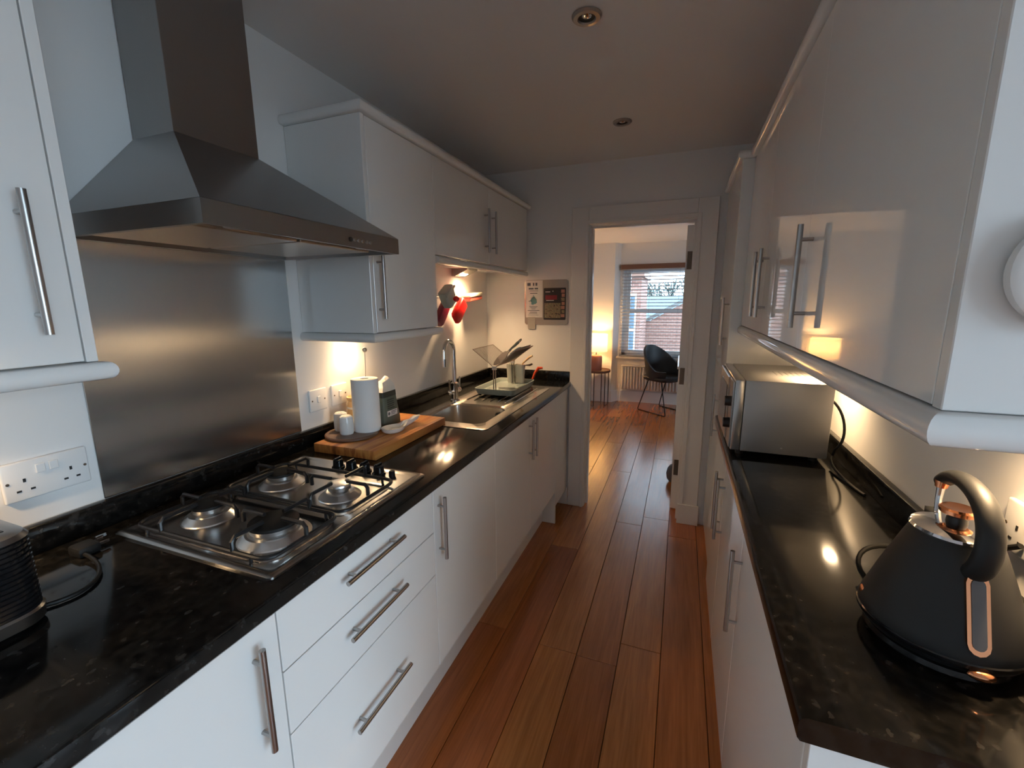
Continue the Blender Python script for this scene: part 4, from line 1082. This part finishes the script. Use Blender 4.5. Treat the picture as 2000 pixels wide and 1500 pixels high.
# ------------------------------------------------------------------ under cabinet spot lights and ceiling downlights
def puck(c, label, power, tilt=None, r=.032):
    t = thing('cabinet_light', label, 'light', c, 'warm under cabinet lights')
    obj('housing', B().lathe([(0, .0), (r, .0), (r, .010), (r*.92, .014), (0, .014)], (c[0], c[1], c[2]-.014), 28), M_nickel, t)
    obj('lens', B().cyl((c[0], c[1], c[2]-.0142), (c[0], c[1], c[2]-.0155), r*.72, n=24), M_lens, t)
    L = bpy.data.lights.new('cabinet_light_beam', 'SPOT')
    L.energy = power; L.color = WARM; L.spot_size = math.radians(128); L.spot_blend = 1.0; L.shadow_soft_size = .02
    o = bpy.data.objects.new('cabinet_light_beam', L); COL.objects.link(o)
    o.parent = t; o.location = (0, 0, -.022)
    return t
puck((-1.255, 1.465, 1.3445), 'small warm spotlight hidden under the tall wall cabinet by the paper roll', 1.4)
puck((-1.20, .16, 1.3485), 'small warm spotlight under the wall cabinet above the toaster', 3.5)
puck((.455, 1.745, 1.3365), 'small warm spotlight under the right wall cabinets above the microwave', 5.0)
puck((.47, .800, 1.3365), 'small warm spotlight under the right wall cabinets above the kettle', 3.2)
# wedge light over the drainer
t = thing('cabinet_light', 'wedge shaped warm light under the short wall cabinet above the drainer', 'light', (-1.25, 2.475, 1.649), 'warm under cabinet lights')
obj('housing', B().prism([(XL+.003, 1.649), (-1.205, 1.649), (-1.205, 1.640), (-1.29, 1.605), (XL+.003, 1.605)], 'y', 2.405, 2.545), M_nickel, t)
obj('lens', B().loft([[(-1.212, 2.44, 1.6425), (-1.212, 2.51, 1.6425), (-1.275, 2.51, 1.611), (-1.275, 2.44, 1.611)], [(-1.2115, 2.44, 1.6410), (-1.2115, 2.51, 1.6410), (-1.2745, 2.51, 1.6095), (-1.2745, 2.44, 1.6095)]]), M_lens, t)
L = bpy.data.lights.new('cabinet_light_beam', 'SPOT'); L.energy = 5.5; L.color = WARM; L.spot_size = math.radians(140); L.spot_blend = 1.0; L.shadow_soft_size = .025
o = bpy.data.objects.new('cabinet_light_beam', L); COL.objects.link(o); o.parent = t; o.location = (.055, 0, -.035)
for x, y, lab in ((-.322, 1.490, 'round recessed ceiling downlight nearer the camera'), (-.322, 2.342, 'round recessed ceiling downlight nearer the doorway')):
    t = thing('ceiling_downlight', lab, 'downlight', (x, y, ZC-.012), 'recessed ceiling downlights')
    obj('bezel', B().lathe([(.026, -.001), (.045, -.001), (.045, -.004), (.040, -.009), (.028, -.010), (.025, -.006), (.026, -.001)], (x, y, ZC), 36), M_nickel, t)
    obj('reflector', B().lathe([(0, -.0012), (.0255, -.0012), (.0255, -.0035), (.018, -.0022), (0, -.0022)], (x, y, ZC), 28), M_black, t)
    obj('bulb_face', B().lathe([(0, -.006), (.010, -.0055), (.015, -.0024), (0, -.0024)], (x, y, ZC), 20), M_chrome, t)

# ------------------------------------------------------------------ dining room
t = thing('side_table', 'small round walnut side table with black wire legs beside the window', 'side table', (-1.055, 6.13, 0))
obj('table_top', B().lathe([(0, .468), (.165, .468), (.172, .474), (.172, .503), (.166, .505), (.160, .492), (0, .490)], (-1.055, 6.13, 0), 40), M_tabletop, t)
for a in (0, 120, 240):
    a0 = math.radians(a+80); a1 = math.radians(a+140)
    P = [(-1.055+.15*math.cos(a0), 6.13+.15*math.sin(a0), .468), (-1.055+.15*math.cos(a0), 6.13+.15*math.sin(a0), .006), (-1.055+.15*math.cos(a1), 6.13+.15*math.sin(a1), .006), (-1.055+.15*math.cos(a1), 6.13+.15*math.sin(a1), .468)]
    obj('leg_loop', B().tube(P, .006, 8), M_legs, t)
lx, ly, lz = -1.085, 6.12, .4905
t = thing('table_lamp', 'lit table lamp with terracotta base and pale drum shade', 'lamp', (lx, ly, lz))
obj('lamp_base', B().lathe([(0, 0), (.072, 0), (.082, .006), (.083, .19), (.074, .212), (.03, .222), (0, .222)], (lx, ly, lz), 36), M_lampbase, t)
obj('lamp_stem', B().cyl((lx, ly, lz+.222), (lx, ly, lz+.33), .008, n=10), M_hinge, t)
obj('lamp_shade', B().lathe([(.148, .272), (.150, .272), (.150, .512), (.148, .512)], (lx, ly, lz), 48), M_shade, t)
obj('bulb', B().sphere((lx, ly, lz+.375), .032), M_bulb, t)
L = bpy.data.lights.new('table_lamp_light', 'POINT'); L.energy = 3.2; L.color = (1.0, .58, .24); L.shadow_soft_size = .04
o = bpy.data.objects.new('table_lamp_light', L); COL.objects.link(o); o.parent = t; o.location = (0, 0, .44)
# radiator
t = thing('radiator', 'white panel radiator below the dining room window', 'radiator', (-.15, 6.40, .19))
obj('panel', B().box(-.765, .45, 6.392, 6.412, .19, .535, .006, 2), M_rad, t)
for i in range(30):
    x = -.745 + i*.041
    obj('flute', B().box(x-.0115, x+.0115, 6.364, 6.393, .205, .520, .006, 2), M_rad, t)
obj('top_grille', B().box(-.77, .455, 6.366, 6.435, .528, .542, .003, 1), M_rad, t)
obj('valve', B().cyl((-.785, 6.40, .22), (-.785, 6.40, .275), .014, n=14).cyl((-.785, 6.40, .0), (-.785, 6.40, .22), .007, n=10).cyl((-.785, 6.40, .24), (-.765, 6.40, .24), .008, n=10), M_white_pl, t)
# chair: tub shell on black sled legs, facing right towards the desk
ch = thing('dining_chair', 'charcoal tub chair with black sled legs at the white desk', 'chair', (-.17, 6.0, 0))
cc = Vector((-.17, 6.0, 0)); U = Vector((.76, -.65, 0)).normalized(); V = Vector((.65, .76, 0)).normalized()
def cp(u, v, z): return cc + U*u + V*v + Vector((0, 0, z))
def chair_shell():
    b = B()
    NA, NR = 28, 7
    rows = []
    for j in range(NR+1):
        s = j/NR
        row = []
        for i in range(NA+1):
            a = math.radians(-140 + 280*i/NA)     # 0 = the back
            bck = max(0, math.cos(a/1.25))
            hgt = .46 + s*(.10 + .31*bck**1.3)
            rr_ = .215 + .035*s
            u = -math.cos(a)*(rr_+.03*s*bck) - .005
            v = math.sin(a)*(rr_+.01)
            row.append((u, v, hgt))
        rows.append(row)
    for off in (0,):
        outer_ = [[b.bm.verts.new(cp(u, v, z)) for (u, v, z) in row] for row in rows]
        inner_ = [[b.bm.verts.new(cp(u*.90, v*.90, z)) for (u, v, z) in row] for row in rows]
    for j in range(NR):
        for i in range(NA):
            b.bm.faces.new((outer_[j][i], outer_[j][i+1], outer_[j+1][i+1], outer_[j+1][i]))
            b.bm.faces.new((inner_[j][i+1], inner_[j][i], inner_[j+1][i], inner_[j+1][i+1]))
    for i in range(NA):
        b.bm.faces.new((outer_[NR][i], outer_[NR][i+1], inner_[NR][i+1], inner_[NR][i]))
        b.bm.faces.new((outer_[0][i+1], outer_[0][i], inner_[0][i], inner_[0][i+1]))
    for j in range(NR):
        b.bm.faces.new((outer_[j+1][0], inner_[j+1][0], inner_[j][0], outer_[j][0]))
        b.bm.faces.new((outer_[j][NA], inner_[j][NA], inner_[j+1][NA], outer_[j+1][NA]))
    return b
obj('backrest', chair_shell(), M_chair, ch, sharp=60)
sl = [[cp(u*sc, v*sc, z) for u, v in rrect(-.235, .235, -.225, .225, .15, 6)] for z, sc in ((.425, .86), (.435, .96), (.462, 1.0), (.478, .95))]
obj('seat', B().loft(sl), M_chair, ch, sharp=60)
for s in (-1, 1):
    P = [cp(-.10, s*.17, .43), cp(-.235, s*.20, .03), cp(-.235, s*.20, .012), cp(-.225, s*.20, .006), cp(.225, s*.20, .006), cp(.235, s*.20, .012), cp(.235, s*.20, .03), cp(.12, s*.17, .43)]
    obj('sled_leg', B().tube(P, .0065, 8), M_legs, ch)
# desk
dk = thing('desk', 'white desk with pale legs half hidden by the doorway', 'desk', (.6, 5.75, 0))
obj('desk_top', B().box(-.01, 1.25, 5.20, 6.30, .692, .722, .004, 1), M_desk, dk)
obj('apron', B().box(.03, 1.20, 5.24, 5.26, .62, .692).box(.03, .05, 5.26, 6.25, .62, .692), M_desk, dk)
for x, y in ((.045, 5.255), (.045, 6.24), (1.19, 5.255), (1.19, 6.24)):
    obj('leg', B().cyl((x, y, 0), (x, y, .64), .016, .022, n=14), M_desk, dk)
ds = thing('desk_clock', 'small white box with a black dial on the desk', 'clock', (.045, 5.32, .7225))
obj('case', B().box(.005, .12, 5.285, 5.345, .7225, .85, .006, 2), M_white_pl, ds)
obj('dial', B().cyl((.055, 5.286, .79), (.055, 5.279, .79), .033, n=24), M_black, ds)
tag(obj('round_doorstop', B().lathe([(0, 0), (.045, .004), (.062, .03), (.068, .07), (.060, .11), (.04, .14), (0, .150)], (.027, 3.60, 0), 28), M_greyfab), 'grey rounded doorstop against the open door', 'doorstop')
# venetian blind
vb_ = thing('venetian_blind', 'open slatted venetian blind with brown valance on the dining window', 'blind', (-.17, YW-.03, .66))
obj('valance', B().box(WX0-.035, WX1+.03, YW-.058, YW-.002, 1.882, 1.945, .004, 1), M_valance, vb_)
sm = B().box(-(WX1-WX0)/2-.02, (WX1-WX0)/2+.02, -.023, .023, -.0013, .0013).rot((0, 0, 0), 'X', math.radians(-12))
sme = bpy.data.meshes.new('slat'); sm.bm.to_mesh(sme); sm.bm.free(); sme.materials.append(M_slat)
nsl = 27
for i in range(nsl):
    link('slat', sme, ((WX0+WX1)/2, YW-.030, .708+i*(1.870-.708)/(nsl-1)), vb_)
obj('bottom_rail', B().box(WX0-.02, WX1+.02, YW-.052, YW-.008, .668, .690, .004, 1), M_slat, vb_)
for x in (WX0+.12, -.43, -.05, WX1-.12):
    obj('ladder_cord', B().box(x-.0015, x+.0015, YW-.0525, YW-.0515, .69, 1.885), M_slat, vb_)

# ------------------------------------------------------------------ outside the dining window
struct(obj('outside_ground', B().box(-60, 60, -60, 80, -3.2, -3.0), M_ground))
hs = thing('neighbour_house', 'brick gabled house with slate roof seen through the window', 'house', (0, 13, -3.0))
gx = [(-1.05, -3.0), (-1.05, .93), (-.77, .93), (2.0, 2.53), (4.8, .93), (4.8, -3.0)]
obj('gable_wall', B().prism(gx, 'y', 12.0, 12.3), M_brick, hs)
obj('verge', B().prism([(-.80, .93), (2.0, 2.55), (2.0, 2.65), (-.92, .96)], 'y', 11.95, 12.35), M_curb, hs)
obj('house_window', B().box(.30, .9, 11.97, 12.02, -.4, .75), M_trim, hs)
rfh = thing('slate_roofed_house', 'lower slate roofed house behind the brick gable', 'house', (1, 17, -3.0))
obj('roof', B().prism([(15.5, .55), (18.0, 1.62), (20.5, .55)], 'x', -4.5, 7), M_slate, rfh)
obj('wall', B().box(-4.3, 6.8, 15.7, 20.3, -3.0, .62), M_brick, rfh)
wg = thing('brick_wing', 'brick wing with white window at the left of the window view', 'house', (-1.6, 10, -3.0))
obj('wall', B().box(-3.2, -.845, 10.0, 11.8, -3.0, 1.95), M_brick, wg)
obj('eaves', B().box(-3.4, -.78, 9.85, 11.9, 1.95, 2.10), M_valance, wg)
b = B().box(-1.13, -.93, 9.93, 10.01, .1, 1.62)
wo = obj('window', b, M_trim, wg)
obj('window_pane', B().box(-1.10, -.96, 9.915, 9.935, .16, .80), M_slate, wo)
obj('window_pane', B().box(-1.10, -.96, 9.915, 9.935, .86, 1.56), M_slate, wo)
# bare tree
tr = thing('bare_tree', 'bare branched tree rising behind the slate roof', 'tree', (-.4, 24, -3.0))
obj('trunk', B().tube([(-.4, 24, -3.0), (-.42, 24, -1.0), (-.40, 24, .6)], [.30, .24, .18], 10), M_bark, tr)
rnd = random.Random(3)
bb = B()
def branch(p, d, ln, r, dep):
    r = max(r, .022)
    q = p + d*ln
    mid = p + d*ln*.5 + Vector((rnd.uniform(-1, 1), rnd.uniform(-1, 1), rnd.uniform(-.3, .5)))*ln*.07
    bb.tube([p, mid, q], [r, r*.85, r*.65], 4 if dep < 3 else 3)
    if dep >= 5: return
    for _ in range(3 if dep < 4 else 4):
        nd = (d + Vector((rnd.uniform(-1, 1), rnd.uniform(-1, 1), rnd.uniform(-.45, .7)))*.75).normalized()
        branch(q, nd, ln*rnd.uniform(.62, .82), r*.62, dep+1)
for i in range(6):
    a = i*PI/3
    branch(Vector((-.4, 24, .5)), Vector((math.cos(a)*.75, math.sin(a)*.75, .62)).normalized(), .86, .10, 1)
obj('branches', bb, M_bark, tr)
